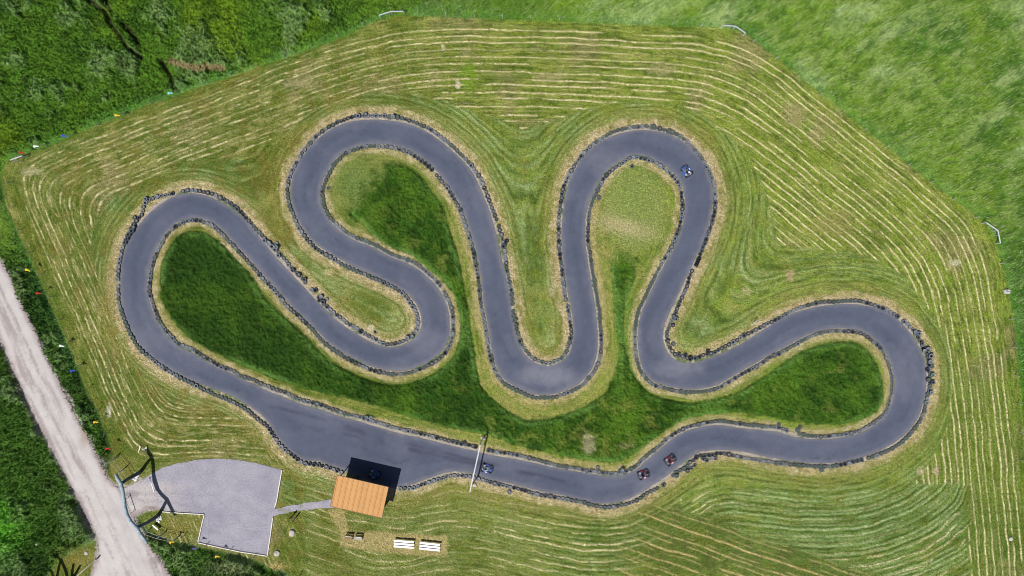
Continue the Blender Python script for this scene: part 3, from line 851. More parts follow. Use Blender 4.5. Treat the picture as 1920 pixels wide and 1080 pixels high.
# ------------------------------------------------------------------ flat sheets: asphalt, gravel, road, path
def sheet(name, outer, hole, z, step, tintfn, material, jit=0.8, seed=1):
    r = np.random.default_rng(seed)

    def densify(P, s):
        P = np.asarray(P, float)
        out = []
        for a, b in zip(P, np.roll(P, -1, 0)):
            L = np.linalg.norm(b - a)
            k = max(1, int(round(L / s)))
            for t in range(k):
                out.append(a + (b - a) * t / k)
        return np.array(out)

    loops = [densify(outer, step * .6)] + ([densify(hole, step * .6)] if hole is not None else [])
    for i, P in enumerate(loops):
        nn = (vnoise(P[:, 0], P[:, 1], 7, seed + 3) - .5) * 2 * jit + (vnoise(P[:, 0], P[:, 1], 2.5, seed + 9) - .5) * jit
        loops[i] = offset_loop(P, nn)
    allp = np.concatenate(loops)
    lo, hi = allp.min(0), allp.max(0)
    X, Y = np.meshgrid(np.arange(lo[0], hi[0], step), np.arange(lo[1], hi[1], step))
    X = X.ravel() + r.uniform(-.3, .3, X.size) * step
    Y = Y.ravel() + r.uniform(-.3, .3, Y.size) * step
    k = (X > -60) & (X < 1980) & (Y > -60) & (Y < 1140)
    X, Y = X[k].astype(np.float32), Y[k].astype(np.float32)
    s = sdist(X, Y, loops[0])
    k = s < -step * .6
    X, Y = X[k], Y[k]
    if hole is not None:
        s = sdist(X, Y, loops[1])
        k = s > step * .6
        X, Y = X[k], Y[k]
    pts = [Vector((float(a), float(b))) for a, b in allp] + [Vector((float(a), float(b))) for a, b in zip(X, Y)]
    edges = []
    o = 0
    for P in loops:
        m = len(P)
        edges += [(o + i, o + (i + 1) % m) for i in range(m)]
        o += m
    vo, eo, fo, *_ = mgeo.delaunay_2d_cdt(pts, edges, [], 0, 1e-4, False)
    V = np.array([(v.x, v.y) for v in vo], dtype=np.float32)
    F = np.array([f for f in fo if len(f) == 3], dtype=np.int32)
    C = V[F].mean(1)
    k = inside(C[:, 0], C[:, 1], loops[0])
    if hole is not None:
        k &= ~inside(C[:, 0], C[:, 1], loops[1])
    F = F[k]
    P3 = np.stack([(V[:, 0] - 960) / PPM, (540 - V[:, 1]) / PPM, np.full(len(V), z)], 1)
    e1 = P3[F[:, 1]] - P3[F[:, 0]]
    e2 = P3[F[:, 2]] - P3[F[:, 0]]
    fl = (e1[:, 0] * e2[:, 1] - e1[:, 1] * e2[:, 0]) < 0
    F[fl] = F[fl][:, ::-1]
    me = bpy.data.meshes.new(name)
    me.from_pydata(P3.tolist(), [], F.tolist())
    at = me.color_attributes.new('tint', 'FLOAT_COLOR', 'POINT')
    c4 = np.ones((len(V), 4), dtype=np.float32)
    c4[:, :3] = np.clip(tintfn(V[:, 0], V[:, 1]), 0, .85)
    at.data.foreach_set('color', c4.ravel())
    me.materials.append(material)
    ob = bpy.data.objects.new(name, me)
    COL.objects.link(ob)
    tag(ob, kind='structure')
    return ob


def asphalt_tint(x, y):
    a, b = samp(dO, x, y), samp(dI, x, y)
    ed = np.minimum(np.maximum(-a, 0), np.maximum(b, 0))
    c = np.zeros((len(x), 3), dtype=np.float32)
    c[:] = alb(102, 109, 130)
    c = mixc(c, alb(88, 96, 117), g01(fbm(x, y, 90, 600), .42, .62) * .5)
    c = mixc(c, alb(114, 120, 138), g01(fbm(x, y, 45, 610), .5, .7) * .5)
    fr = -a / (np.maximum(-a, 0) + np.maximum(b, 0) + 1e-3)
    mid = .5 + (fbm(x, y, 120, 605) - .5) * .9
    c = mixc(c, alb(78, 86, 107), np.exp(-((fr - mid) / .17) ** 2) * .4 * g01(fbm(x, y, 70, 607), .3, .5))
    for k_ in range(3):
        m2 = mid + (k_ - 1) * .10 + (fbm(x, y, 50, 810 + k_) - .5) * .2
        c = mixc(c, alb(64, 70, 90), np.exp(-((fr - m2) / .014) ** 2) * .4 * sm(.52, .62, fbm(x, y, 60, 820 + k_)))
    # streaks worn along the driving direction
    ln = -a + (fbm(x, y, 60, 620) - .5) * 6
    c = mixc(c, alb(84, 87, 106), g01(vnoise(ln, ln * 0 + 3.3, 2.6, 630), .5, .8) * .35 * g01(fbm(x, y, 55, 640), .4, .6))
    c = mixc(c, alb(142, 140, 148), sm(8, 0, ed + (fbm(x, y, 14, 650) - .5) * 7) * .6)
    # dusty apex patches
    for (bx, by, rx, ry, k) in [(1030, 705, 55, 22, .8), (1275, 690, 45, 22, .7), (1130, 300, 40, 30, .35), (1000, 640, 30, 50, .3), (800, 640, 36, 30, .4), (280, 640, 40, 30, .25), (1700, 700, 30, 60, .25), (1215, 910, 40, 20, .4)]:
        c = mixc(c, alb(142, 143, 158), sm(1.4, .2, np.hypot((x - bx) / rx, (y - by) / ry) + (fbm(x, y, 20, 660) - .5)) * k)
    # long dark wheel marks on the straight
    for (x0, y0, x1, y1) in [(505, 762, 1060, 905), (560, 795, 1000, 892), (640, 800, 790, 845)]:
        L = math.hypot(x1 - x0, y1 - y0)
        tt = ((x - x0) * (x1 - x0) + (y - y0) * (y1 - y0)) / L
        oo = ((x - x0) * (y1 - y0) - (y - y0) * (x1 - x0)) / L + (fbm(x, y, 80, 680) - .5) * 10
        c = mixc(c, alb(66, 68, 86), np.exp(-(oo / 3.2) ** 2) * ((tt > 0) & (tt < L)) * .6 * g01(fbm(x, y, 40, 690), .35, .6))
    # pale scuffs
    return c


sheet('asphalt_track', o_edge, i_edge, 0.02, 3.6, asphalt_tint, M['asphalt'], .55, 1)


def pad_tint(x, y):
    c = np.zeros((len(x), 3), dtype=np.float32)
    c[:] = alb(184, 181, 194)
    c = mixc(c, alb(160, 158, 174), g01(fbm(x, y, 60, 700), .42, .62) * .5)
    c = mixc(c, alb(208, 201, 200), sm(375, 270, x) * sm(896, 912, y) * .95 * g01(fbm(x, y / 2, 26, 710), .15, .5))
    c = mixc(c, alb(150, 138, 140), sm(1.2, .6, np.hypot((x - 247) / 14, (y - 926) / 6) + (fbm(x, y, 8, 715) - .5)) * .6)
    c = mixc(c, alb(140, 146, 110), sm(.60, .7, fbm(x, y, 9, 718)) * sm(5, 1, -samp(dP, x, y)) * .7)
    for (x0, y0, x1, y1, o_) in ((240, 925, 400, 930, 0), (240, 936, 400, 955, 0), (400, 930, 470, 1000, 0)):
        L_ = math.hypot(x1 - x0, y1 - y0)
        tt = ((x - x0) * (x1 - x0) + (y - y0) * (y1 - y0)) / L_
        oo = ((x - x0) * (y1 - y0) - (y - y0) * (x1 - x0)) / L_ + (fbm(x, y, 70, 719) - .5) * 16
        c = mixc(c, alb(158, 155, 168), np.exp(-(oo / 2.2) ** 2) * ((tt > 0) & (tt < L_)) * .45)
    c = mixc(c, alb(150, 148, 168), sm(330, 520, x) * .35 * g01(fbm(x / 3, y, 12, 720), .4, .65))
    return c


def road_tint(x, y):
    c = np.zeros((len(x), 3), dtype=np.float32)
    c[:] = alb(222, 215, 213)
    uu = (x - 100) * .42 + (y - 700) * .9
    vv = (x - 100) * .9 - (y - 700) * .42
    c = mixc(c, alb(170, 158, 158), g01(fbm(uu / 12, vv, 6, 730), .50, .66) * .75)
    c = mixc(c, alb(228, 222, 222), g01(fbm(uu / 14, vv, 9, 733), .52, .66) * .6)
    c = mixc(c, alb(150, 138, 138), np.exp(-((vv - 20 + (fbm(uu / 4, vv, 9, 734) - .5) * 10) / 2.0) ** 2) * .5 + np.exp(-((vv + 22 + (fbm(uu / 4, vv, 9, 735) - .5) * 8) / 1.6) ** 2) * .4)
    c = mixc(c, alb(216, 211, 212), np.exp(-((vv + 3) / 14) ** 2) * .6)
    dr = -samp(dR, x, y)
    side = (vv < 0)
    c = mixc(c, alb(166, 146, 146), sm(9, 1, dr + (fbm(x, y, 10, 740) - .5) * 6) * .65)
    c = mixc(c, alb(146, 134, 132), sm(.60, .72, fbm(uu / 3, vv, 14, 750)) * sm(8, 22, vv) * .6)
    c = mixc(c, alb(180, 158, 140), np.exp(-(((x - 158) / 8) ** 2 + ((y - 815) / 26) ** 2)) * .7)
    return c


sheet('dirt_road', catmull(ROAD, 2), None, 0.016, 3.4, road_tint, M['road'], 3.2, 3)
sheet('gravel_parking', PAD, None, 0.024, 3.6, pad_tint, M['gravel'], .5, 5)
sheet('gravel_path', PATH, None, 0.028, 4.0, pad_tint, M['gravel'], .8, 7)

# ------------------------------------------------------------------ tyres
def tyre_profile(Rr, w):
    return [(Rr * .50, .04), (Rr * .54, .01), (Rr * .84, 0.0), (Rr * .97, w * .12), (Rr, w * .25), (Rr, w * .75), (Rr * .96, w * .90), (Rr * .80, w),
            (Rr * .53, w * .93), (Rr * .49, w * .84), (Rr * .495, w * .6), (Rr * .80, w * .45)]


WALLS = {'pale': (142, 152, 166), 'grey': (96, 106, 118), 'black': (62, 69, 80)}
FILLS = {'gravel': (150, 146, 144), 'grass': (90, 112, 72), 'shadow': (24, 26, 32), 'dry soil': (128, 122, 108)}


def make_tyre_mesh(wall, fill, n=18):
    b = MB()
    b.lathe(tyre_profile(1.0, .62), n, mi=0, closed=True)
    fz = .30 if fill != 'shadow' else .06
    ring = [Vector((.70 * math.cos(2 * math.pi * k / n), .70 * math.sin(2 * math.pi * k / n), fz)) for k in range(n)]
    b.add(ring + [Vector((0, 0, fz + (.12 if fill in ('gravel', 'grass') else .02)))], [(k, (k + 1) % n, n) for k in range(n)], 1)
    me = b.mesh('tyre', [M['rubber'], M['fill']], True)
    nr = len(tyre_profile(1, .62)) * n
    c = np.zeros((len(b.v), 3))
    prof = tyre_profile(1.0, .62)
    for i, (r_, z_) in enumerate(prof):
        if r_ < .9 and z_ > .5 and r_ > .48:
            cc = alb(*WALLS[wall])
        elif r_ >= .9:
            cc = alb(34, 39, 50)
        else:
            cc = alb(52, 56, 66)
        c[i * n:(i + 1) * n] = cc
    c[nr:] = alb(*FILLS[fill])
    set_tint(me, c)
    return me


# tyre record: px, py, radius, z, wall, fill, row
TY = []
rt = random.Random(5)


def lay(run, row, seed):
    P = catmull(run, 6, closed=False)
    seg = np.linalg.norm(np.diff(P, axis=0), axis=1)
    L = np.concatenate([[0], np.cumsum(seg)])
    s = 0.0
    rr = random.Random(seed)
    while s < L[-1]:
        big = rr.random()
        rad = rr.uniform(.285, .345) if big < .8 else rr.uniform(.345, .40)
        x = float(np.interp(s + rad * PPM, L, P[:, 0])); y = float(np.interp(s + rad * PPM, L, P[:, 1]))
        i = min(np.searchsorted(L, s + rad * PPM), len(P) - 1)
        T = P[i] - P[i - 1]
        T = T / (np.linalg.norm(T) + 1e-9)
        j = rr.gauss(0, .28)
        TY.append([x - T[1] * j, y + T[0] * j, rad, 0.0, row])
        s += rad * 2 * PPM * rr.uniform(.97, 1.02)
        if rr.random() < .006:
            s += 6


for name_, loop, closed in (('outer', O_TYRE, False), ('inner', I_TYRE, True)):
    runs, cur = [], []
    for p in loop:
        if p is None:
            runs.append(cur); cur = []
        else:
            cur.append(p)
    if closed:
        runs[0] = cur + runs[0]
    else:
        runs.append(cur)
    for k, r_ in enumerate(runs):
        lay(r_, name_, k * 3 + (1 if name_ == 'outer' else 100))
base_rows = len(TY)
for (x, y, r_) in EXTRA_TYRES:
    # keep clear of, or rest on, the row already laid
    z_ = 0.0
    for t in TY:
        if math.hypot(t[0] - x, t[1] - y) < (t[2] + r_) * PPM * .80:
            z_ = max(z_, t[3] + t[2] * .62)
    if z_ > .6: z_ = .5
    TY.append([x, y, r_, z_, 'extra'])
XX = np.array([t[0] for t in TY]); YY = np.array([t[1] for t in TY])
gfield = fbm(XX, YY, 90, 900)
wfield = fbm(XX, YY, 60, 930)
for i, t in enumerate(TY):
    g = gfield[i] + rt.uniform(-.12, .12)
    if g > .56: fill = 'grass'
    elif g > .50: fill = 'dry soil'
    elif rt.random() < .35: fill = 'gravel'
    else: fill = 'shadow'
    w_ = wfield[i] + rt.uniform(-.2, .2)
    wall = 'pale' if w_ > .52 else ('grey' if w_ > .35 else 'black')
    if g > .60: wall = 'grey'
    t += [wall, fill]
print('tyres', len(TY))
TM = {(w_, f_): make_tyre_mesh(w_, f_) for w_ in WALLS for f_ in FILLS}
order = sorted(range(len(TY)), key=lambda i: -TY[i][2])
single = set(order[:297])
PLACES = [((610, 270), 'top left hairpin, left side'), ((700, 230), 'crown of top left hairpin'), ((850, 290), 'upper descent after top left hairpin'),
          ((900, 450), 'centre descent, upper half'), ((930, 600), 'centre descent, lower half'),
          ((565, 420), 'below top left hairpin'), ((660, 470), 'centre left slope, left half'), ((760, 520), 'centre left slope, right half'),
          ((820, 590), 'left middle hairpin, right side'), ((770, 680), 'left middle hairpin, bottom'), ((650, 650), 'left diagonal, lower end'), ((570, 570), 'left diagonal, middle'),
          ((490, 480), 'left diagonal, upper end'), ((400, 390), 'far left bend, right shoulder'), ((320, 390), 'far left bend, top'), ((240, 470), 'far left bend, upper left'),
          ((240, 570), 'far left bend, lower left'), ((290, 650), 'far left bend, bottom'), ((390, 710), 'left end of bottom straight'), ((520, 790), 'straight left of orange roof'),
          ((620, 820), 'straight above orange roof'), ((800, 860), 'between orange roof and gantry'), ((920, 870), 'just right of white gantry'),
          ((1040, 900), 'straight right of gantry'), ((1150, 910), 'dip of bottom straight'), ((1250, 860), 'rise beside red karts'), ((1340, 820), 'crest right of red karts'),
          ((1460, 830), 'lower approach to right loop'), ((1590, 845), 'far right loop, bottom'), ((1700, 790), 'far right loop, lower right'), ((1735, 690), 'far right loop, right side'),
          ((1690, 600), 'far right loop, upper right'), ((1590, 590), 'far right loop, top'), ((1480, 610), 'upper approach to right loop'), ((1380, 680), 'slope left of right loop'),
          ((1280, 700), 'lower right hairpin, bottom'), ((1210, 650), 'lower right hairpin, left side'), ((1240, 560), 'climb above lower right hairpin'), ((1300, 450), 'climb below blue kart'),
          ((1320, 320), 'hairpin beside blue kart'), ((1210, 260), 'crown of top right hairpin'), ((1100, 300), 'top right hairpin, left shoulder'), ((1070, 400), 'right centre descent, upper half'),
          ((1085, 520), 'right centre descent, lower half'), ((1100, 640), 'bottom centre hairpin, right side'), ((1020, 710), 'bottom centre hairpin, bottom')]


def place_name(x, y, row):
    d = [((x - p[0][0]) ** 2 + (y - p[0][1]) ** 2, p[1]) for p in PLACES]
    w_ = min(d)[1]
    if row == 'extra':
        return 'beside row, ' + w_
    return (('outer' if row == 'outer' else 'infield') + ' row, ' + w_)


buckets = {}
for i in sorted(single):
    x, y, r_, z_, row, wall, fill = TY[i]
    buckets.setdefault((wall, fill, place_name(x, y, row)), []).append(i)
ORD = ['first', 'second', 'third', 'fourth', 'fifth', 'sixth', 'seventh', 'eighth', 'ninth', 'tenth']
labels = {}
HOLE = {'gravel': 'holding gravel', 'grass': 'holding grass', 'shadow': 'empty', 'dry soil': 'holding soil'}
for (wall, fill, pn), ids in buckets.items():
    base = f"large {wall} tyre {HOLE[fill]}, {pn}"
    if len(ids) == 1:
        labels[ids[0]] = base
    else:
        ids.sort(key=lambda i: TY[i][0])
        for k, i in enumerate(ids):
            labels[i] = base + (', ' + ('leftmost' if k == 0 else 'rightmost' if k == len(ids) - 1 else ORD[min(k, 9)] + ' from left'))
src = {}
for i in sorted(single):
    x, y, r_, z_, row, wall, fill = TY[i]
    key = (wall, fill)
    if key not in src:
        o = bpy.data.objects.new('tyre', TM[key])
        src[key] = o
    else:
        o = src[key].copy()
    o.location = W(x, y, .0 + z_)
    s_ = r_
    o.scale = (s_, s_, s_ * rt.uniform(.9, 1.1))
    o.rotation_euler = (R(rt.gauss(0, 3)), R(rt.gauss(0, 3)), rt.uniform(0, 6))
    lab = labels[i]
    words = lab.split()
    if len(words) > 16:
        print('LONG', lab)
    if False:
        lab = lab.replace(' with an empty hole', '').replace(' tyre row', ' row').replace('larger ', 'large ')
        words = lab.split()
    tag(o, lab, 'tyre', 'tyres lining the kart track')
    COL.objects.link(o)
# the rest of the tyres as one object
vs, fs, ms, cs = [], [], [], []
off = 0
cache = {}
for key, me in TM.items():
    v = np.empty(len(me.vertices) * 3); me.vertices.foreach_get('co', v)
    c = np.empty(len(me.vertices) * 4); me.color_attributes['tint'].data.foreach_get('color', c)
    cache[key] = (v.reshape(-1, 3), [tuple(p.vertices) for p in me.polygons], [p.material_index for p in me.polygons], c.reshape(-1, 4))
for i, t in enumerate(TY):
    if i in single: continue
    x, y, r_, z_, row, wall, fill = t
    v, f, mi, c = cache[(wall, fill)]
    a = rt.uniform(0, 6)
    m3 = np.array(rz_m(a))
    tx, ty = rt.gauss(0, .05), rt.gauss(0, .05)
    vv = (v * r_) @ m3.T
    vv[:, 2] += vv[:, 0] * tx + vv[:, 1] * ty
    p = W(x, y, z_)
    vs.append(vv + np.array(p))
    fs += [tuple(k + off for k in q_) for q_ in f]
    ms += mi
    cs.append(c * np.array([1, 1, 1, 1]))
    off += len(v)
# lower tyres that carry the stacked ones
for i, t in enumerate(TY):
    if t[3] > 0:
        pass
me = bpy.data.meshes.new('small_tyres')
me.from_pydata(np.concatenate(vs).tolist(), [], fs)
me.materials.append(M['rubber']); me.materials.append(M['fill'])
me.polygons.foreach_set('material_index', ms)
me.polygons.foreach_set('use_smooth', [True] * len(fs))
at = me.color_attributes.new('tint', 'FLOAT_COLOR', 'POINT')
at.data.foreach_set('color', np.concatenate(cs).astype(np.float32).ravel())
o = bpy.data.objects.new('small_tyres', me)
COL.objects.link(o)
tag(o, 'hundreds of smaller old tyres laid flat in rows along both track edges', 'tyres', kind='stuff')
# upright tyres on the climb
for k, (x, y) in enumerate([(1310.5, 484.5), (1308.5, 488.5), (1306.5, 492.5), (1304.5, 496.8)]):
    b = MB()
    me_ = TM[('black', 'shadow')]
    o = bpy.data.objects.new('tyre', me_)
    o.scale = (.33, .33, .33)
    o.location = W(x, y, .31)
    o.rotation_euler = (R(72), 0, R(-28))
    tag(o, f"black tyre standing on edge in the leaning stack on the climb below the blue kart, {['topmost', 'second from top', 'third from top', 'lowest'][k]}", 'tyre', 'tyres lining the kart track')
    o['label'] = f"black tyre on edge in the leaning stack below the blue kart, {['topmost', 'second from top', 'third from top', 'lowest'][k]}"
    COL.objects.link(o)


# ------------------------------------------------------------------ people
def skin_body(name, joints, radii, edges, mats, zone, parent=None, sub=1):
    me = bpy.data.meshes.new(name)
    me.from_pydata(joints, edges, [])
    o = bpy.data.objects.new(name, me)
    COL.objects.link(o)
    o.modifiers.new('skin', 'SKIN')
    s = o.modifiers.new('sub', 'SUBSURF')
    s.levels = s.render_levels = sub
    for i, r_ in enumerate(radii):
        me.skin_vertices[0].data[i].radius = (r_, r_)
        me.skin_vertices[0].data[i].use_root = (i == 0)
    bpy.context.view_layer.update()
    dg = bpy.context.evaluated_depsgraph_get()
    ev = o.evaluated_get(dg)
    nm = bpy.data.meshes.new_from_object(ev)
    o.modifiers.clear()
    o.data = nm
    nm.materials.clear()
    for m in mats: nm.materials.append(m)
    for p in nm.polygons:
        p.material_index = zone(p.center)
        p.use_smooth = True
    if parent: o.parent = parent
    return o


def hand(J, Rd, E, wrist, d, side):
    """palm, four fingers and a thumb grown from the wrist vertex"""
    w = Vector(J[wrist])
    d = Vector(d).normalized()
    sv = d.cross(Vector((0, 0, 1)))
    if sv.length < .1: sv = Vector((1, 0, 0))
    sv.normalize()
    pi = len(J)
    J.append(tuple(w + d * .06)); Rd.append(.028); E.append((wrist, pi))
    for k, l in enumerate((.065, .075, .07, .055)):
        a = len(J)
        q = w + d * .10 + sv * (k - 1.5) * .021
        J.append(tuple(q)); Rd.append(.010); E.append((pi, a))
        J.append(tuple(q + d * l * .6 + Vector((0, 0, -.012)))); Rd.append(.009); E.append((a, a + 1))
        J.append(tuple(q + d * l + Vector((0, 0, -.03)))); Rd.append(.008); E.append((a + 1, a + 2))
    a = len(J)
    J.append(tuple(w + d * .05 + sv * side * .042)); Rd.append(.011); E.append((pi, a))
    J.append(tuple(w + d * .085 + sv * side * .055)); Rd.append(.009); E.append((a, a + 1))


def standing_person(px, py, rz, label, top, legs, hair, hgt=1.72, top2=None):
    t = thing('person', W(px, py, max(0, gz(px, py))), rz, label, 'person')
    s = hgt / 1.75
    J = [(0, 0, .95), (0, 0, 1.15), (0, 0, 1.38), (0, 0, 1.50), (0, .0, 1.60), (0, .01, 1.69)]
    Rd = [.135, .13, .15, .06, .085, .08]
    E = [(0, 1), (1, 2), (2, 3), (3, 4), (4, 5)]
    for sd in (-1, 1):
        a = len(J)
        J += [(sd * .19, 0, 1.40), (sd * .25, -.03, 1.13), (sd * .24, .10 if sd > 0 else .02, .90)]
        Rd += [.06, .045, .032]
        E += [(2, a), (a, a + 1), (a + 1, a + 2)]
        hand(J, Rd, E, a + 2, (0, .15, -1), sd)
        a = len(J)
        J += [(sd * .10, 0, .88), (sd * .11, .03 * sd, .48), (sd * .12, 0, .09), (sd * .14, .14, .04)]
        Rd += [.095, .06, .045, .042]
        E += [(0, a), (a, a + 1), (a + 1, a + 2), (a + 2, a + 3)]
    J = [tuple(Vector(j) * s) for j in J]
    Rd = [r_ * s for r_ in Rd]

    def zone(c):
        z = c.z / s
        if z > 1.47 or (abs(c.x) > .19 * s and z < 1.0): return 0
        if z > .93: return 1
        if z < .10: return 3
        return 2
    skin_body('body', J, Rd, E, [M['skin'], top, legs, M['dark']], zone, t)
    b = MB()
    b.blob(.098 * s, .108 * s, .10 * s, (0, -.018 * s, 1.685 * s), 3, .04, 2)
    b.obj('hair', hair, t, True)
    f = MB()
    f.blob(.014 * s, .02 * s, .02 * s, (0, .095 * s, 1.62 * s), 3, .02, 1)
    f.obj('nose', M['skin'], t, True)
    e = MB()
    for sd in (-1, 1):
        e.blob(.011, .008, .008, (sd * .032 * s, .088 * s, 1.645 * s), 3, .0, 1)
    e.obj('eyes', M['dark'], t, True)
    return t


# ------------------------------------------------------------------ karts
def kart(px, py, ang, body, label, helmet, suit, dlabel, group='karts on the track', driver=True):
    t = thing('kart', W(px, py, .02), R(ang), label, 'go-kart', group)      # +x is forward
    K = 1.0
    b = MB()
    b.box((1.10, .62, .03), (.10, 0, .08), bev=.01)
    for sd in (-1, 1):
        b.tube([(-.72, sd * .30, .12), (-.2, sd * .34, .10), (.45, sd * .30, .10), (.80, sd * .16, .12)], .02)
    b.tube([(-.62, -.55, .14), (-.62, .55, .14)], .022)
    b.tube([(.58, -.52, .13), (.58, .52, .13)], .02)
    b.obj('chassis', M['kart_grey'], t)
    # wheels
    for (x, y, r_, w_) in ((-.62, .60, .15, .20), (-.62, -.60, .15, .20), (.58, .56, .13, .13), (.58, -.56, .13, .13)):
        rot = Matrix.Rotation(R(90), 3, 'X')
        wo = bpy.data.objects.new('wheel', None); COL.objects.link(wo); wo.parent = t; wo.location = (x, y, r_)
        q = MB(); q.lathe([(r_ * .5, -w_ / 2), (r_ * .9, -w_ / 2), (r_, -w_ * .36), (r_, w_ * .36), (r_ * .9, w_ / 2), (r_ * .5, w_ / 2)], 16, rot=rot, closed=True)
        q.obj('wheel_tyre', M['black'], wo, True)
        q = MB(); q.lathe([(.0, -w_ * .3), (r_ * .5, -w_ * .48), (r_ * .52, w_ * .48), (0.0, w_ * .3)], 12, rot=rot)
        q.obj('rim', M['steel'], wo)
    # side pods
    for sd in (-1, 1):
        q = MB()
        prof = [(-.36, .10, .20), (-.30, .16, .25), (.10, .15, .24), (.34, .10, .19), (.42, .04, .14)]
        vs_, fs_ = [], []
        for (x, w_, h_) in prof:
            y0 = .42
            pts = [(y0 - .02, .05), (y0 + w_ + .08, .05), (y0 + w_ + .11, .12), (y0 + w_ + .05, h_), (y0 + .02, h_ - .01)]
            vs_ += [Vector((x, sd * yy, zz)) for yy, zz in pts]
        for i in range(len(prof) - 1):
            for k in range(5):
                fs_.append((i * 5 + k, i * 5 + (k + 1) % 5, (i + 1) * 5 + (k + 1) % 5, (i + 1) * 5 + k))
        fs_ += [tuple(range(5)), tuple(20 + k for k in range(5))]
        q.add(vs_, fs_)
        q.obj('side_pod', body, t)
        if sd == 1: continue
        q = MB()
        q.box((.30, .11, .012), (.0, sd * .54, .262), bev=.004)
        q.obj('number_panel', M['white'], t)
    # front bumper and nose, rear bumper
    q = MB()
    q.tube([(.50, -.66, .14), (.74, -.62, .14), (.90, -.40, .14), (.96, 0, .14), (.90, .40, .14), (.74, .62, .14), (.50, .66, .14)], .055, 8)
    q.obj('front_bumper', M['dark'], t, True)
    q = MB()
    q.add([(.50, -.20, .10), (.50, .20, .10), (.90, .30, .10), (.90, -.30, .10), (.48, -.12, .36), (.48, .12, .36), (.84, .22, .20), (.84, -.22, .20)],
          [(0, 1, 2, 3), (4, 7, 6, 5), (0, 4, 5, 1), (1, 5, 6, 2), (2, 6, 7, 3), (3, 7, 4, 0)])
    q.obj('nose_panel', body if body is M['kart_blue'] else M['dark'], t)
    q = MB()
    q.tube([(-.50, -.70, .15), (-.82, -.66, .15), (-.86, 0, .15), (-.82, .66, .15), (-.50, .70, .15)], .045, 8)
    q.obj('rear_bumper', M['dark'], t, True)
    q = MB()
    q.box((.28, .26, .24), (-.38, .42, .24), bev=.03)
    for k in range(5):
        q.box((.24, .02, .06), (-.38, .34 + k * .04, .385))
    q.obj('engine', M['steel'], t)
    q = MB()
    q.tube([(-.40, -.36, .20), (-.60, -.30, .22), (-.74, -.10, .22)], .05, 8)
    q.obj('exhaust', M['steel'], t, True)
    q = MB()
    pr = [(-.02, .12), (-.20, .13), (-.34, .20), (-.42, .38), (-.46, .60)]
    vs_, fs_ = [], []
    for (x, z) in pr:
        for (yy, dz) in ((-.23, .13), (-.18, .02), (0, 0), (.18, .02), (.23, .13)):
            vs_.append((x + .05, yy, z + dz * (1 if z < .3 else .3)))
    for i in range(4):
        for k in range(4):
            fs_.append((i * 5 + k, i * 5 + k + 1, (i + 1) * 5 + k + 1, (i + 1) * 5 + k))
    q.add(vs_, fs_)
    so = q.obj('seat', M['dark'], t, True)
    so.modifiers.new('s', 'SOLIDIFY').thickness = .02
    q = MB()
    rot = Matrix.Rotation(R(-60), 3, 'Y')
    ring = [rot @ Vector((.15 * math.cos(a), .15 * math.sin(a), 0)) + Vector((.28, 0, .50)) for a in [2 * math.pi * k / 16 for k in range(17)]]
    q.tube(ring, .014, 6, cap=False)
    q.tube([(.28, 0, .50), (.55, 0, .14)], .015, 6)
    q.obj('steering_wheel', M['dark'], t)
    if driver:
        d = thing('person', t.location + Vector((0, 0, .04)), R(ang), dlabel, 'person', 'kart drivers')
        J = [(-.26, 0, .24), (-.31, 0, .42), (-.34, 0, .62), (-.33, 0, .76), (-.31, 0, .88)]
        Rd = [.14, .135, .15, .06, .08]
        E = [(0, 1), (1, 2), (2, 3), (3, 4)]
        for sd in (-1, 1):
            a = len(J)
            J += [(-.33, sd * .19, .66), (-.12, sd * .27, .50), (.14, sd * .16, .52)]
            Rd += [.062, .05, .036]
            E += [(2, a), (a, a + 1), (a + 1, a + 2)]
            hand(J, Rd, E, a + 2, (.9, -sd * .3, .0), -sd)
            a = len(J)
            J += [(-.20, sd * .11, .22), (.16, sd * .20, .34), (.48, sd * .14, .18), (.56, sd * .14, .24)]
            Rd += [.09, .065, .048, .04]
            E += [(0, a), (a, a + 1), (a + 1, a + 2), (a + 2, a + 3)]
        top, legs = suit

        def zone(c):
            if c.x > .14 and abs(c.y) < .3 and c.z > .44: return 0
            if c.x > .46: return 3
            if c.x > -.10 and c.z < .45: return 2
            return 1
        skin_body('body', J, Rd, E, [M['skin'], top, legs, M['dark']], zone, d)
        q = MB()
        q.blob(.15, .13, .145, (-.31, 0, .93), 2, .02, 3)
        ho = q.obj('helmet', helmet, d, True)
        q = MB()
        q.lathe([(.136, -.035), (.142, 0), (.136, .04)], 20, (-.29, 0, .93))
        keep = [f for f in q.f if all(q.v[i][0] > -.25 for i in f)]
        q.f = keep; q.mi = [0] * len(keep)
        q.obj('visor', M['visor'], ho)
    return t


kart(1287, 321.5, 128, M['kart_blue'], 'blue kart driving up and left round the top right hairpin', M['whitecloth'], (M['navy'], M['denim']),
     'driver in white helmet seated in the blue kart on the top right hairpin')
kart(913, 878, -13, M['kart_blue'], 'blue and white kart just right of the white gantry on the straight', M['dark'], (M['lightblue'], M['denim']),
     'driver in pale blue top and dark helmet in the kart beside the white gantry')
kart(1206, 889, 22, M['kart_red'], 'red kart with white panel, left one of the two red karts', M['dark'], (M['navy'], M['navy']),
     'dark clothed driver seated in the left one of the two red karts')
kart(1256, 862, 39, M['kart_red'], 'dark red kart, right one of the two red karts on the rise', M['dark'], (M['darkred'], M['navy']),
     'driver in maroon top seated in the right one of the two red karts')
kart(702, 888, -13, M['kart_blue'], 'blue kart parked in the dark shade above the orange roof', M['kart_blue'], (M['green'], M['blue']),
     'driver in green and blue sitting in the shaded kart above the orange roof')
standing_person(549.5, 966.5, R(200), 'person in maroon top standing at the lower edge of the gravel path', M['darkred'], M['skin'], M['hair'], 1.70)
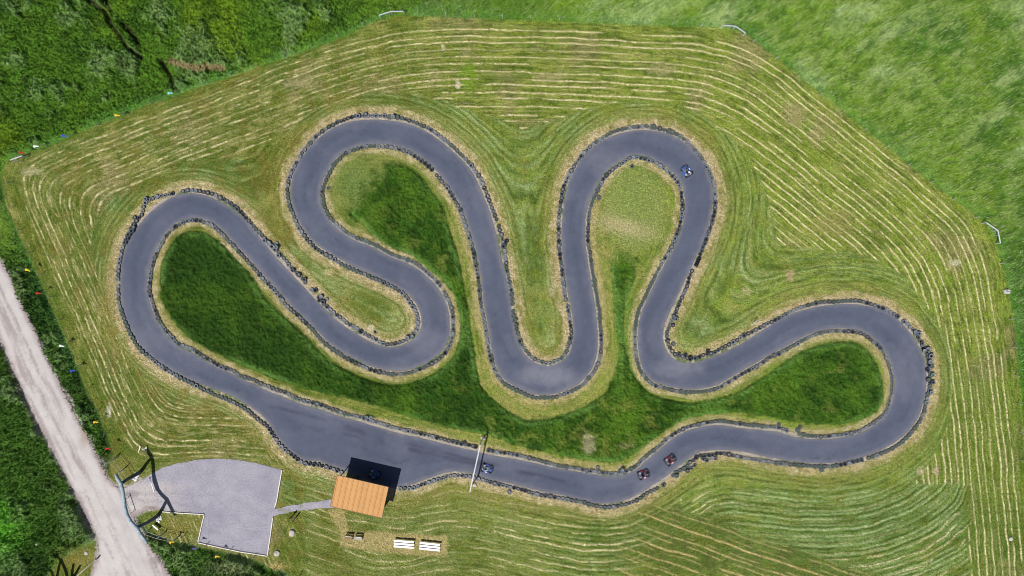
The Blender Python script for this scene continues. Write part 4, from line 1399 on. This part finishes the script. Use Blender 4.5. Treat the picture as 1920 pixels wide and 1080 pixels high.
standing_person(555, 970.5, R(40), 'person in light blue top and navy trousers on the grass below the path', M['lightblue'], M['navy'], M['hair'], 1.78)

# ------------------------------------------------------------------ pit building
HR = 3.6
c_tl, c_tr, c_br, c_bl = [base_of(*p, HR) for p in ((631.7, 890.7), (728.5, 913), (714.6, 971.7), (620, 950.4))]
ax = (c_tr - c_tl).normalized()
cen = (c_tl + c_tr + c_br + c_bl) / 4
Lx = ((c_tr - c_tl).length + (c_br - c_bl).length) / 2
Ly = ((c_tl - c_bl).length + (c_tr - c_br).length) / 2
ang = math.atan2(ax.y, ax.x)
ph = thing('pit_building', (cen.x, cen.y, 0), ang, 'pit building under a ribbed orange sheet roof beside the bottom straight', 'building')
nP = 10
tilt = .10
b = MB()
prof = []
for k in range(nP):
    x0 = -Lx / 2 + Lx * k / nP
    w_ = Lx / nP
    prof += [(x0, 0), (x0 + w_ * .10, .04), (x0 + w_ * .20, .04), (x0 + w_ * .30, 0)]
prof.append((Lx / 2, 0))
vs_, fs_ = [], []
for (sy, zz) in ((-Ly / 2, HR - .25), (Ly / 2, HR + .15)):
    for (x, z) in prof: vs_.append((x, sy, zz + z))
for (sy, zz) in ((-Ly / 2, HR - .33), (Ly / 2, HR + .07)):
    for (x, z) in prof: vs_.append((x, sy, zz))
m = len(prof)
for i in range(m - 1):
    fs_.append((i, i + 1, m + i + 1, m + i))
    fs_.append((2 * m + i, 3 * m + i, 3 * m + i + 1, 2 * m + i + 1))
    fs_.append((i, 2 * m + i, 2 * m + i + 1, i + 1))
    fs_.append((m + i, m + i + 1, 3 * m + i + 1, 3 * m + i))
fs_ += [(0, m, 3 * m, 2 * m), (m - 1, 3 * m - 1, 4 * m - 1, 2 * m - 1)]
b.add(vs_, fs_)
ro = b.obj('roof', M['roof'], ph)
cc = np.zeros((len(b.v), 3))
pr = random.Random(3)
pc = [pr.uniform(.96, 1.04) for _ in range(nP + 1)]
for i in range(len(b.v)):
    cc[i] = np.array(alb(214, 154, 76)) * pc[min(nP, (i % m) // 4)]
set_tint(ro.data, cc)
q = MB()
q.box((Lx + .1, .05, .14), (0, Ly / 2 + .03, HR + .12))
q.box((.05, Ly - .02, .14), (Lx / 2 + .03, 0, HR - .04), rot=Matrix.Rotation(math.atan2(.4, Ly), 3, 'X'))
q.box((.05, Ly - .02, .14), (-Lx / 2 - .03, 0, HR - .04), rot=Matrix.Rotation(math.atan2(.4, Ly), 3, 'X'))
q.box((Lx + .1, .05, .14), (0, -Ly / 2 - .03, HR - .28))
q.obj('fascia', M['wood'], ph)
wy = -Ly / 2 + .35
q = MB(); q.box((Lx - .7, .10, HR - .5), (0, wy, (HR - .5) / 2)); q.obj('wall', M['wood'], ph)
for sx in (-1, 1):
    q = MB(); q.box((.10, Ly * .55, HR - .5), (sx * (Lx / 2 - .4), wy + Ly * .275 + .06, (HR - .5) / 2)); q.obj('wall', M['wood'], ph)
q = MB(); q.box((Lx - .9, .10, HR - .35), (0, wy + Ly * .55, (HR - .35) / 2)); q.obj('wall', M['wood'], ph)
q = MB(); q.box((1.6, .04, .9), (-1.8, wy + Ly * .55 + .08, 1.5)); q.obj('window', M['visor'], ph)
q = MB(); q.box((.95, .05, 2.05), (1.2, wy + Ly * .55 + .085, 1.03)); do = q.obj('door', M['greywood'], ph)
q = MB(); q.tube([(1.55, wy + Ly * .55 + .13, 1.0), (1.55, wy + Ly * .55 + .13, 1.15)], .02); q.obj('handle', M['steel'], do)
for sx in (-1, -.33, .33, 1):
    q = MB(); q.box((.12, .12, HR - .02), (sx * (Lx / 2 - .25), Ly / 2 - .45, (HR - .02) / 2), bev=.01); q.obj('post', M['dark'], ph)  # near-black colour puts the roof's shade into the posts

# ------------------------------------------------------------------ start gantry
HG = 3.3
A = base_of(900.6, 833.9, HG); B = base_of(880.8, 923, HG)
gd = (B - A); gl = gd.length; ga = math.atan2(gd.y, gd.x)
gt_ = thing('start_gantry', (A.x, A.y, 0), ga, 'white start gantry with a beam spanning the bottom straight', 'gantry')
q = MB(); q.box((gl, .17, .20), (gl / 2, 0, HG), bev=.02); q.obj('beam', M['gantry'], gt_)
for x in (.12, gl - .12):
    q = MB(); q.box((.16, .16, HG - .11), (x, 0, (HG - .11) / 2), bev=.02); q.obj('leg', M['white'], gt_)
for x, sx in ((.12, 1), (gl - .12, -1)):
    q = MB(); q.tube([(x, 0, HG - 1.0), (x + sx * .85, 0, HG - .1)], .04); q.obj('brace', M['white'], gt_)
q = MB(); q.box((.34, .16, .62), (gl * .26, -.0, HG - .46), bev=.03); li = q.obj('start_light', M['dark'], gt_)
q = MB()
for k in range(3): q.lathe([(0, 0), (.06, .0), (.07, .04)], 10, (gl * .26, .085, HG - .28 - k * .18), rot=Matrix.Rotation(R(-90), 3, 'X'))
q.obj('lamp', M['kart_red'], li)
for (x, y, s_, d_) in ((905.3, 821.5, .55, 'upper'), (889.6, 908.8, .5, 'lower')):
    q = MB(); q.box((s_, s_, .30), (0, 0, .15), bev=.04)
    q.box((s_ * .5, s_ * .5, .1), (0, 0, .35), bev=.02)
    o = q.obj('ballast_block', M['concrete']); o.location = W(x, y, 0); o.rotation_euler = (0, 0, .3)
    tag(o, f'concrete ballast block at the {d_} leg of the white gantry', 'block', 'ballast blocks of the gantry')

# ------------------------------------------------------------------ log gate
HL = 5.3
beam_px = [(217, 889), (221, 897), (227, 906), (230, 920), (231.5, 935), (233, 950), (238, 966), (246, 978), (257, 989), (263, 1000), (269, 1010), (275, 1019)]
lg = thing('log_gate', W(262, 925, 0), 0, 'tall log gate with a curved grey beam over the parking entrance', 'gate')
og = lg.location


def rel(p): return p - og


rr = random.Random(4)
q = MB()
q.tube([rel(base_of(x, y, HL) + Vector((0, 0, HL + .12 * math.sin(k)))) for k, (x, y) in enumerate(beam_px)], [.24, .26, .27, .27, .26, .28, .26, .25, .28, .24, .24, .2], 10)
q.obj('beam', M['log'], lg, True)
pA0 = base_of(228, 906, HL); pA = base_of(228, 906, HL)
q = MB()
q.tube([rel(W(264, 884, -.1)), rel(W(263, 886, 1.5)), rel(W(261.5, 887, 3.2)), rel(pA + Vector((0, 0, HL - .1)))], [.30, .27, .24, .21], 10)
q.tube([rel(W(262.5, 886, 2.2)), rel(W(266, 880, 2.9))], [.06, .03], 6)
q.obj('post', M['shadedlog'], lg, True)
pB = base_of(258, 988, HL)
q = MB()
q.tube([rel(W(296, 967, -.1)), rel(W(295, 968, 1.2)), rel(W(293, 969, 3.0)), rel(pB + Vector((0, 0, HL - .1)))], [.30, .28, .25, .21], 10)
q.tube([rel(W(294.5, 968.5, 2.0)), rel(W(299, 966, 2.6))], [.06, .03], 6)
q.obj('post', M['shadedlog'], lg, True)
# side rails and leaning antler-like branches tied to the gate
for side, pts in (('upper', [((222, 856), (204, 866), 2.0), ((236, 876), (222, 886), 2.0)]), ('lower', [((283, 990), (271, 1002), 2.0), ((311, 997), (294, 1010), 1.9), ((335, 1006), (321, 1016), 1.9)])):
    hf = thing('pole_fence', W(*pts[0][0], 0), 0, 'rough pole fence ' + ('above' if side == 'upper' else 'below') + ' the log gate beside the road', 'fence', 'pole fences beside the gate')
    of = hf.location
    tops = []
    for (bp, tp, h_) in pts:
        top = base_of(*tp, h_) + Vector((0, 0, h_))
        bs = W(*bp, -.05)
        tops.append(top)
        q = MB()
        mid = (bs + top) / 2 + Vector((rr.uniform(-.12, .12), rr.uniform(-.12, .12), 0))
        q.tube([bs - of, mid - of, top - of], [.09, .075, .06], 7)
        q.obj('post', M['log'], hf, True)
    if side == 'upper':
        tops.append(base_of(232, 903, 2.0) + Vector((0, 0, 2.0)))
    else:
        tops.insert(0, base_of(261, 986, 2.1) + Vector((0, 0, 2.1)))
    for fz in (1.0, .5):
        q = MB()
        q.tube([Vector((p.x, p.y, p.z * fz)) - of for p in tops], .035, 6)
        q.obj('rail', M['greywood'], hf, True)
# barrier poles at the gateway
for (a, b_, c_, lab) in (((285.5, 891), (294.5, 920), M['whitecloth'], 'upper thin barrier pole, pale, at the parking entrance'), ((240, 930), (250.5, 962), M['greywood'], 'lower thin dark barrier pole at the parking entrance')):
    t = thing('barrier_pole', W(*a, 0), 0, lab, 'barrier', 'barrier poles at the gateway')
    P0, P1 = W(*a, .9) - t.location, W(*b_, .9) - t.location
    q = MB(); q.tube([P0, P1], .06, 8); q.obj('pole', c_, t, True)
    for p in (P0.lerp(P1, .08), P0.lerp(P1, .92)):
        q = MB(); q.tube([(p.x, p.y, -.02), (p.x, p.y, .88)], .045, 8); q.obj('stand', M['greywood'], t, True)
# bleached branches lying on the grass
for k, pts in enumerate([[(262, 833), (263.5, 839), (260, 848)], [(267, 842), (273, 841), (275, 836), (276, 851)]]):
    q = MB()
    q.tube([W(x, y, .12) for x, y in pts], [.08, .12, .05] if len(pts) == 3 else [.05, .09, .12, .05], 7)
    q.tube([W(pts[1][0], pts[1][1], .14), W(pts[1][0] + 3, pts[1][1] - 4, .3)], [.06, .03], 6)
    o = q.obj('bleached_branch', M['driftwood'], None, True)
    tag(o, 'bleached white branch on the grass, ' + ('left' if k == 0 else 'right') + ' one above the log gate', 'branch', 'bleached branches')
# pale sign board in the grass
sb = thing('sign_board', W(294.5, 987, 0), R(-38), 'small white board with a brown lower edge in the grass below the gate', 'board')
q = MB(); q.box((1.15, .35, .05), (0, 0, .55), rot=Matrix.Rotation(R(30), 3, 'X'), bev=.01); q.obj('panel', M['white'], sb)
q = MB(); q.box((1.15, .06, .06), (0, -.20, .44)); q.obj('edge_strip', M['wood'], sb)
for sx in (-.45, .45):
    q = MB(); q.tube([(sx, .02, 0), (sx, .02, .5)], .035); q.obj('leg', M['wood'], sb)
# stone heaps round the gate posts
for k, (x, y, n_, sp, lab) in enumerate([(297, 972, 26, 6.5, 'heap of white stones around the lower log gate post'), (254, 893, 20, 7, 'grey stone heap around the upper log gate post')]):
    q = MB()
    for i in range(n_):
        a = rr.uniform(0, 6.28); d_ = sp * math.sqrt(rr.random())
        s_ = rr.uniform(.09, .2)
        p = W(x + d_ * math.cos(a), y + d_ * math.sin(a), s_ * .4)
        q.blob(s_, s_ * rr.uniform(.7, 1.1), s_ * .7, p, i, .12, 1)
    o = q.obj('stone_heap', M['gravelstone'])
    tag(o, lab, 'stones', kind='stuff')
# second log gate, mostly below the picture, lower left
l2 = thing('log_gate', W(120, 1100, 0), 0, 'log frame at the bottom left corner, mostly outside the picture', 'gate')
o2 = l2.location
for pts, rd_ in (([(88, 1060), (96, 1072), (106, 1096), (112, 1125)], .22), ([(70, 1082), (80, 1098), (86, 1130)], .16)):
    q = MB(); q.tube([W(x, y, 4.2) - o2 for x, y in pts], rd_, 9); q.obj('beam', M['log'], l2, True)
for pts, hs in (([(136, 1092), (126, 1086), (121, 1081)], (0, 2.2, 4.0)), ([(124, 1102), (131, 1091), (134, 1083)], (0, 2.2, 4.0)), ([(96, 1105), (97, 1100), (96, 1074)], (0, 2, 4.2))):
    q = MB(); q.tube([W(x, y, h_ - .05) - o2 for (x, y), h_ in zip(pts, hs)], [.26, .22, .17], 9); q.obj('post', M['log'], l2, True)
t = thing('road_pole', W(184, 1048, 0), 0, 'long grey pole lying low from the road edge toward the bottom left frame', 'pole')
q = MB(); q.tube([W(182, 1047, .35) - t.location, W(142, 1083, .45) - t.location], .07, 8); q.obj('pole', M['greywood'], t, True)
q = MB(); q.tube([W(184, 1046, 0) - t.location, W(184, 1046, .9) - t.location], .12, 8); q.obj('stump', M['greywood'], t, True)

# ------------------------------------------------------------------ timber edging of the parking
EDG = [([(305, 959), (345, 962), (383, 964)], 'timber edging above the small grass corner of the parking'), ([(383.5, 965), (377.5, 990), (372, 1016)], 'timber edging at the left side of the lower parking'),
       ([(372, 1017), (412, 1026), (450, 1034), (501, 1042)], 'timber edging along the bottom of the parking'), ([(502, 1041), (508, 1000), (512, 970)], 'timber edging at the lower right side of the parking'),
       ([(515.5, 951), (519, 940), (525, 905), (529, 881)], 'timber edging at the upper right side of the parking')]
for pts, lab in EDG:
    q = MB()
    for a, b_ in zip(pts[:-1], pts[1:]):
        P0, P1 = W(*a, .08), W(*b_, .08)
        d_ = P1 - P0
        q.box((d_.length - .03, .13, .24), (P0 + P1) / 2, rot=rz_m(math.atan2(d_.y, d_.x)), bev=.015)
    tag(q.obj('timber_edging', M['driftwood']), lab, 'edging', 'timber edgings of the parking')

# ------------------------------------------------------------------ benches and stands
for k, (x, y) in enumerate(((655, 1006.5), (673, 1007.5))):
    t = thing('park_bench', W(x, y, .02), R(-4), ('left' if k == 0 else 'right') + ' one of the two small wooden benches left of the white stands', 'bench', 'small wooden benches')
    L = 1.15
    q = MB()
    for i in range(4): q.box((L, .09, .035), (0, -.24 + i * .115, .45), bev=.008)
    q.obj('seat', M['wood'] if k == 0 else M['greywood'], t)
    q = MB()
    for i in range(3): q.box((L, .05, .11), (0, .22 + i * .05, .56 + i * .13), rot=Matrix.Rotation(R(-22), 3, 'X'), bev=.008)
    q.obj('backrest', M['white'], t)
    for sx in (-1, 1):
        q = MB()
        q.box((.06, .50, .06), (sx * (L / 2 - .02), 0, .40)); q.box((.06, .06, .42), (sx * (L / 2 - .02), -.22, .20)); q.box((.06, .06, .95), (sx * (L / 2 - .02), .27, .47), rot=Matrix.Rotation(R(-12), 3, 'X'))
        q.obj('frame', M['dark'], t)
for k, (cs_, lab) in enumerate((([(738.8, 1011), (776.5, 1014), (774.2, 1031.8), (736.5, 1028.3)], 'left three-row white spectator stand on the dry grass'), ([(787.2, 1015), (825.5, 1019), (823, 1036.8), (785.5, 1032.5)], 'right three-row white spectator stand on the dry grass'))):
    P = [W(*p) * .993 for p in cs_]
    c_ = sum(P, Vector()) / 4
    d_ = (P[1] - P[0])
    L = d_.length; D = (P[0] - P[3]).length
    t = thing('spectator_stand', (c_.x, c_.y, 0), math.atan2(d_.y, d_.x), lab, 'stand', 'white spectator stands')
    for i in range(3):
        yy = -D / 2 + D * (i + .34) / 3
        q = MB(); q.box((L, D / 3 * .64, .05), (0, yy, .24 + .15 * i), bev=.01); q.obj('seat', M['white'], t)
    for i in range(2):
        yy = -D / 2 + D * (i + .84) / 3
        q = MB(); q.box((L - .06, D / 3 * .34, .03), (0, yy, .05 + .13 * i)); q.obj('footboard', M['kart_grey'], t)  # dark grey colour paints the shade in the gaps between seat rows
    for sx in (-1, 0, 1):
        q = MB(); x_ = sx * (L / 2 - .12)
        q.box((.05, D * .9, .04), (x_, 0, .02))
        for i in range(3):
            yy = -D / 2 + D * (i + .34) / 3
            q.box((.05, .05, .17 + .15 * i), (x_, yy, (.17 + .15 * i) / 2 + .042))
        q.obj('frame', M['steel'], t)

# ------------------------------------------------------------------ stones, marker, frame
for (x, y, s_, lab) in ((548, 999, .55, 'pale boulder in the grass below the gravel path'), (519, 1037.5, .5, 'pale boulder at the lower right corner of the parking'),
                        (1895, 1010, .36, 'lone white stone near the lower right corner of the field'), (162, 1037, .3, 'white stone on the verge left of the dirt road'),
                        (73, 1018, .22, 'small stone among the weeds left of the dirt road')):
    q = MB(); q.blob(s_, s_ * .85, s_ * .45, (0, 0, s_ * .2), int(x), .12, 3)
    o = q.obj('boulder', M['stone'], None, True); o.location = W(x, y, max(0, gz(x, y))); o.rotation_euler = (0, 0, x)
    tag(o, lab, 'stone')
q = MB()
q.add([(-.45, -.3, 0), (.4, -.36, 0), (.48, .25, 0), (.1, .42, 0), (-.5, .3, 0), (-.42, -.28, .22), (.38, -.33, .22), (.45, .24, .22), (.1, .38, .22), (-.47, .28, .22)],
      [(0, 1, 6, 5), (1, 2, 7, 6), (2, 3, 8, 7), (3, 4, 9, 8), (4, 0, 5, 9), (5, 6, 7, 8, 9)])
o = q.obj('concrete_slab', M['concrete']); o.location = W(1887, 547, max(.05, gz(1887, 547)))
tag(o, 'broken concrete slab at the right edge of the mown field', 'slab')
mk = thing('marker_cone', W(703, 622.5, 0), 0, 'small dark blue cone on the nose of grass left of the middle', 'cone')
q = MB(); q.lathe([(.0, .55), (.045, .55), (.17, .05)], 14); q.obj('cone', M['navy'], mk, True)
q = MB(); q.box((.42, .42, .04), (0, 0, .03), bev=.01); q.obj('base', M['dark'], mk)
fr_ = thing('tripod_frame', W(1414, 602, 0), 0, 'thin grey tripod frame on the dry grass left of the far right loop', 'tripod')
for (x, y) in ((-.32, -.45), (.30, -.45), (.02, .35)):
    q = MB(); q.tube([(x, y, 0), (.02, .02, 1.35)], .035, 7); q.obj('leg', M['steel'], fr_, True)
q = MB(); q.tube([(-.17, -.22, .65), (.16, -.22, .65)], .025, 6); q.tube([(.02, .02, 1.2), (.02, .02, 1.75)], .04, 7); q.obj('mast', M['dark'], fr_)

# ------------------------------------------------------------------ boundary fence
FENCE = [(30, 293), (118, 256), (215, 217), (315, 176), (420, 140), (540, 100), (640, 62), (712, 28), (758, 20), (870, 28), (990, 30), (1200, 38), (1356, 47), (1381, 49), (1400, 62), (1478, 124), (1600, 222), (1720, 315), (1850, 418), (1871, 431), (1876, 456), (1887, 506), (1898, 575), (1910, 680), (1920, 820), (1935, 980), (1945, 1100)]
FENCE2 = [(33, 300), (10, 345), (18, 400), (55, 480), (88, 545), (110, 610), (137, 665), (155, 712), (180, 775), (205, 842), (214, 862)]
FENCE3 = [(340, 1008), (372, 1022), (430, 1036), (470, 1046), (510, 1065), (560, 1085), (620, 1120)]


def fence(pts, sp, lab, name='wire_fence', corners=()):
    P = np.array(pts, float)
    P = 960 + (P[:, 0] - 960) * .99, 540 + (P[:, 1] - 540) * .99
    P = np.stack(P, 1)
    t = thing(name, W(*P[0], 0), 0, lab, 'fence', 'wire fences around the field')
    o_ = t.location
    L = np.concatenate([[0], np.cumsum(np.linalg.norm(np.diff(P, axis=0), axis=1))])
    n_ = int(L[-1] / sp)
    tops = []
    pm = MB(); pm.box((.09, .09, 1.35), (0, 0, .62), bev=.01)
    pmesh = pm.mesh('post', [M['greywood']])
    for k in range(n_ + 1):
        x = np.interp(k * sp, L, P[:, 0]); y = np.interp(k * sp, L, P[:, 1])
        o = bpy.data.objects.new('post', pmesh); COL.objects.link(o); o.parent = t
        o.location = W(x, y, 0) - o_
        o.rotation_euler = (rr.gauss(0, .04), rr.gauss(0, .04), rr.random())
        tops.append(W(x, y, 0) - o_)
    for h_ in (.55, 1.15):
        q = MB(); q.tube([p + Vector((0, 0, h_)) for p in tops], .004, 3, cap=False); q.obj('wire', M['wire'], t)
    for cp in corners:
        q = MB(); q.tube([base_of(*p, 1.3) + Vector((0, 0, 1.3)) - o_ for p in cp], .085, 8)
        cb = q.obj('corner_brace', M['steel'], t)
        for p in cp:
            e = base_of(*p, 1.3) - o_
            q = MB(); q.tube([e + Vector((0, 0, -.02)), e + Vector((0, 0, 1.27))], .06, 8); q.obj('brace_post', M['steel'], cb)
    return t


fence(FENCE, 53, 'wire fence with pale bent corner braces round the top and right of the field',
      corners=([(19, 300), (42, 292)], [(711, 28.5), (733, 21.5), (756, 21)], [(1356, 47), (1379, 49), (1398, 62)], [(1850, 417.5), (1871, 432), (1876, 456)]))
fence(FENCE2, 46, 'wire fence with thin posts between the mown field and the dirt road')
fence(FENCE3, 46, 'wire fence with thin posts below the gravel parking')

# ------------------------------------------------------------------ pennants on the fences
for k, (x, y, c_, nm) in enumerate([(63, 276, 'whitecloth', 'white'), (116, 255, 'blue', 'blue'), (215, 217, 'yellow', 'yellow'), (315, 176, 'cyan', 'turquoise'), (36, 287, 'red', 'red'),
                                    (47, 506, 'yellow', 'yellow'), (68, 551, 'red', 'red'), (111, 649, 'whitecloth', 'white'), (132, 697, 'blue', 'blue'), (175, 793, 'yellow', 'yellow'), (198, 842, 'red', 'red'),
                                    (318, 1019, 'yellow', 'yellow'), (361, 1030, 'purple', 'violet'), (403, 1044.5, 'yellow', 'yellow'), (263, 198, 'whitecloth', 'grey white')]):
    WHERE = ['at the upper left fence corner', 'on the upper left fence', 'on the upper left fence edge', 'on the fence below the ditch', 'beside the pale brace at the far left corner',
             'beside the left end of the dirt road', 'on the fence beside the dirt road, upper stretch', 'on the fence midway along the dirt road', 'on the fence midway along the dirt road', 'on the fence just above the log gate',
             'nearest above the log gate', 'just below the log gate fence', 'below the parking corner', 'below the bottom edge of the parking', 'between the yellow and turquoise ones']
    if k == 14: continue
    hh_ = 2.0
    g_ = base_of(x, y, hh_)
    t = thing('pennant', (g_.x, g_.y, 0), rr.uniform(-.2, .5), f'small {nm} pennant on a thin pole {WHERE[k]}', 'flag', 'pennants on the boundary')
    q = MB(); q.tube([(0, 0, -.05), (0, 0, hh_ + .1)], .02, 6); q.obj('pole', M['steel'], t)
    q = MB()
    nn, vs_, fs_ = 7, [], []
    for i in range(nn):
        u_ = i / (nn - 1)
        w_ = .18 * (1 - .7 * u_)
        z0 = hh_ - .02 - .15 * u_ + .05 * math.sin(u_ * 6)
        y_ = .09 * math.sin(u_ * 5)
        for s_ in (-1, 1):
            vs_.append((.02 + u_ * .66, y_ + s_ * w_, z0 + s_ * w_ * .45))
    for i in range(nn - 1): fs_.append((2 * i, 2 * i + 1, 2 * i + 3, 2 * i + 2))
    q.add(vs_, fs_)
    fo_ = q.obj('flag', M[c_], t, True)
    fo_.modifiers.new('s', 'SOLIDIFY').thickness = .01
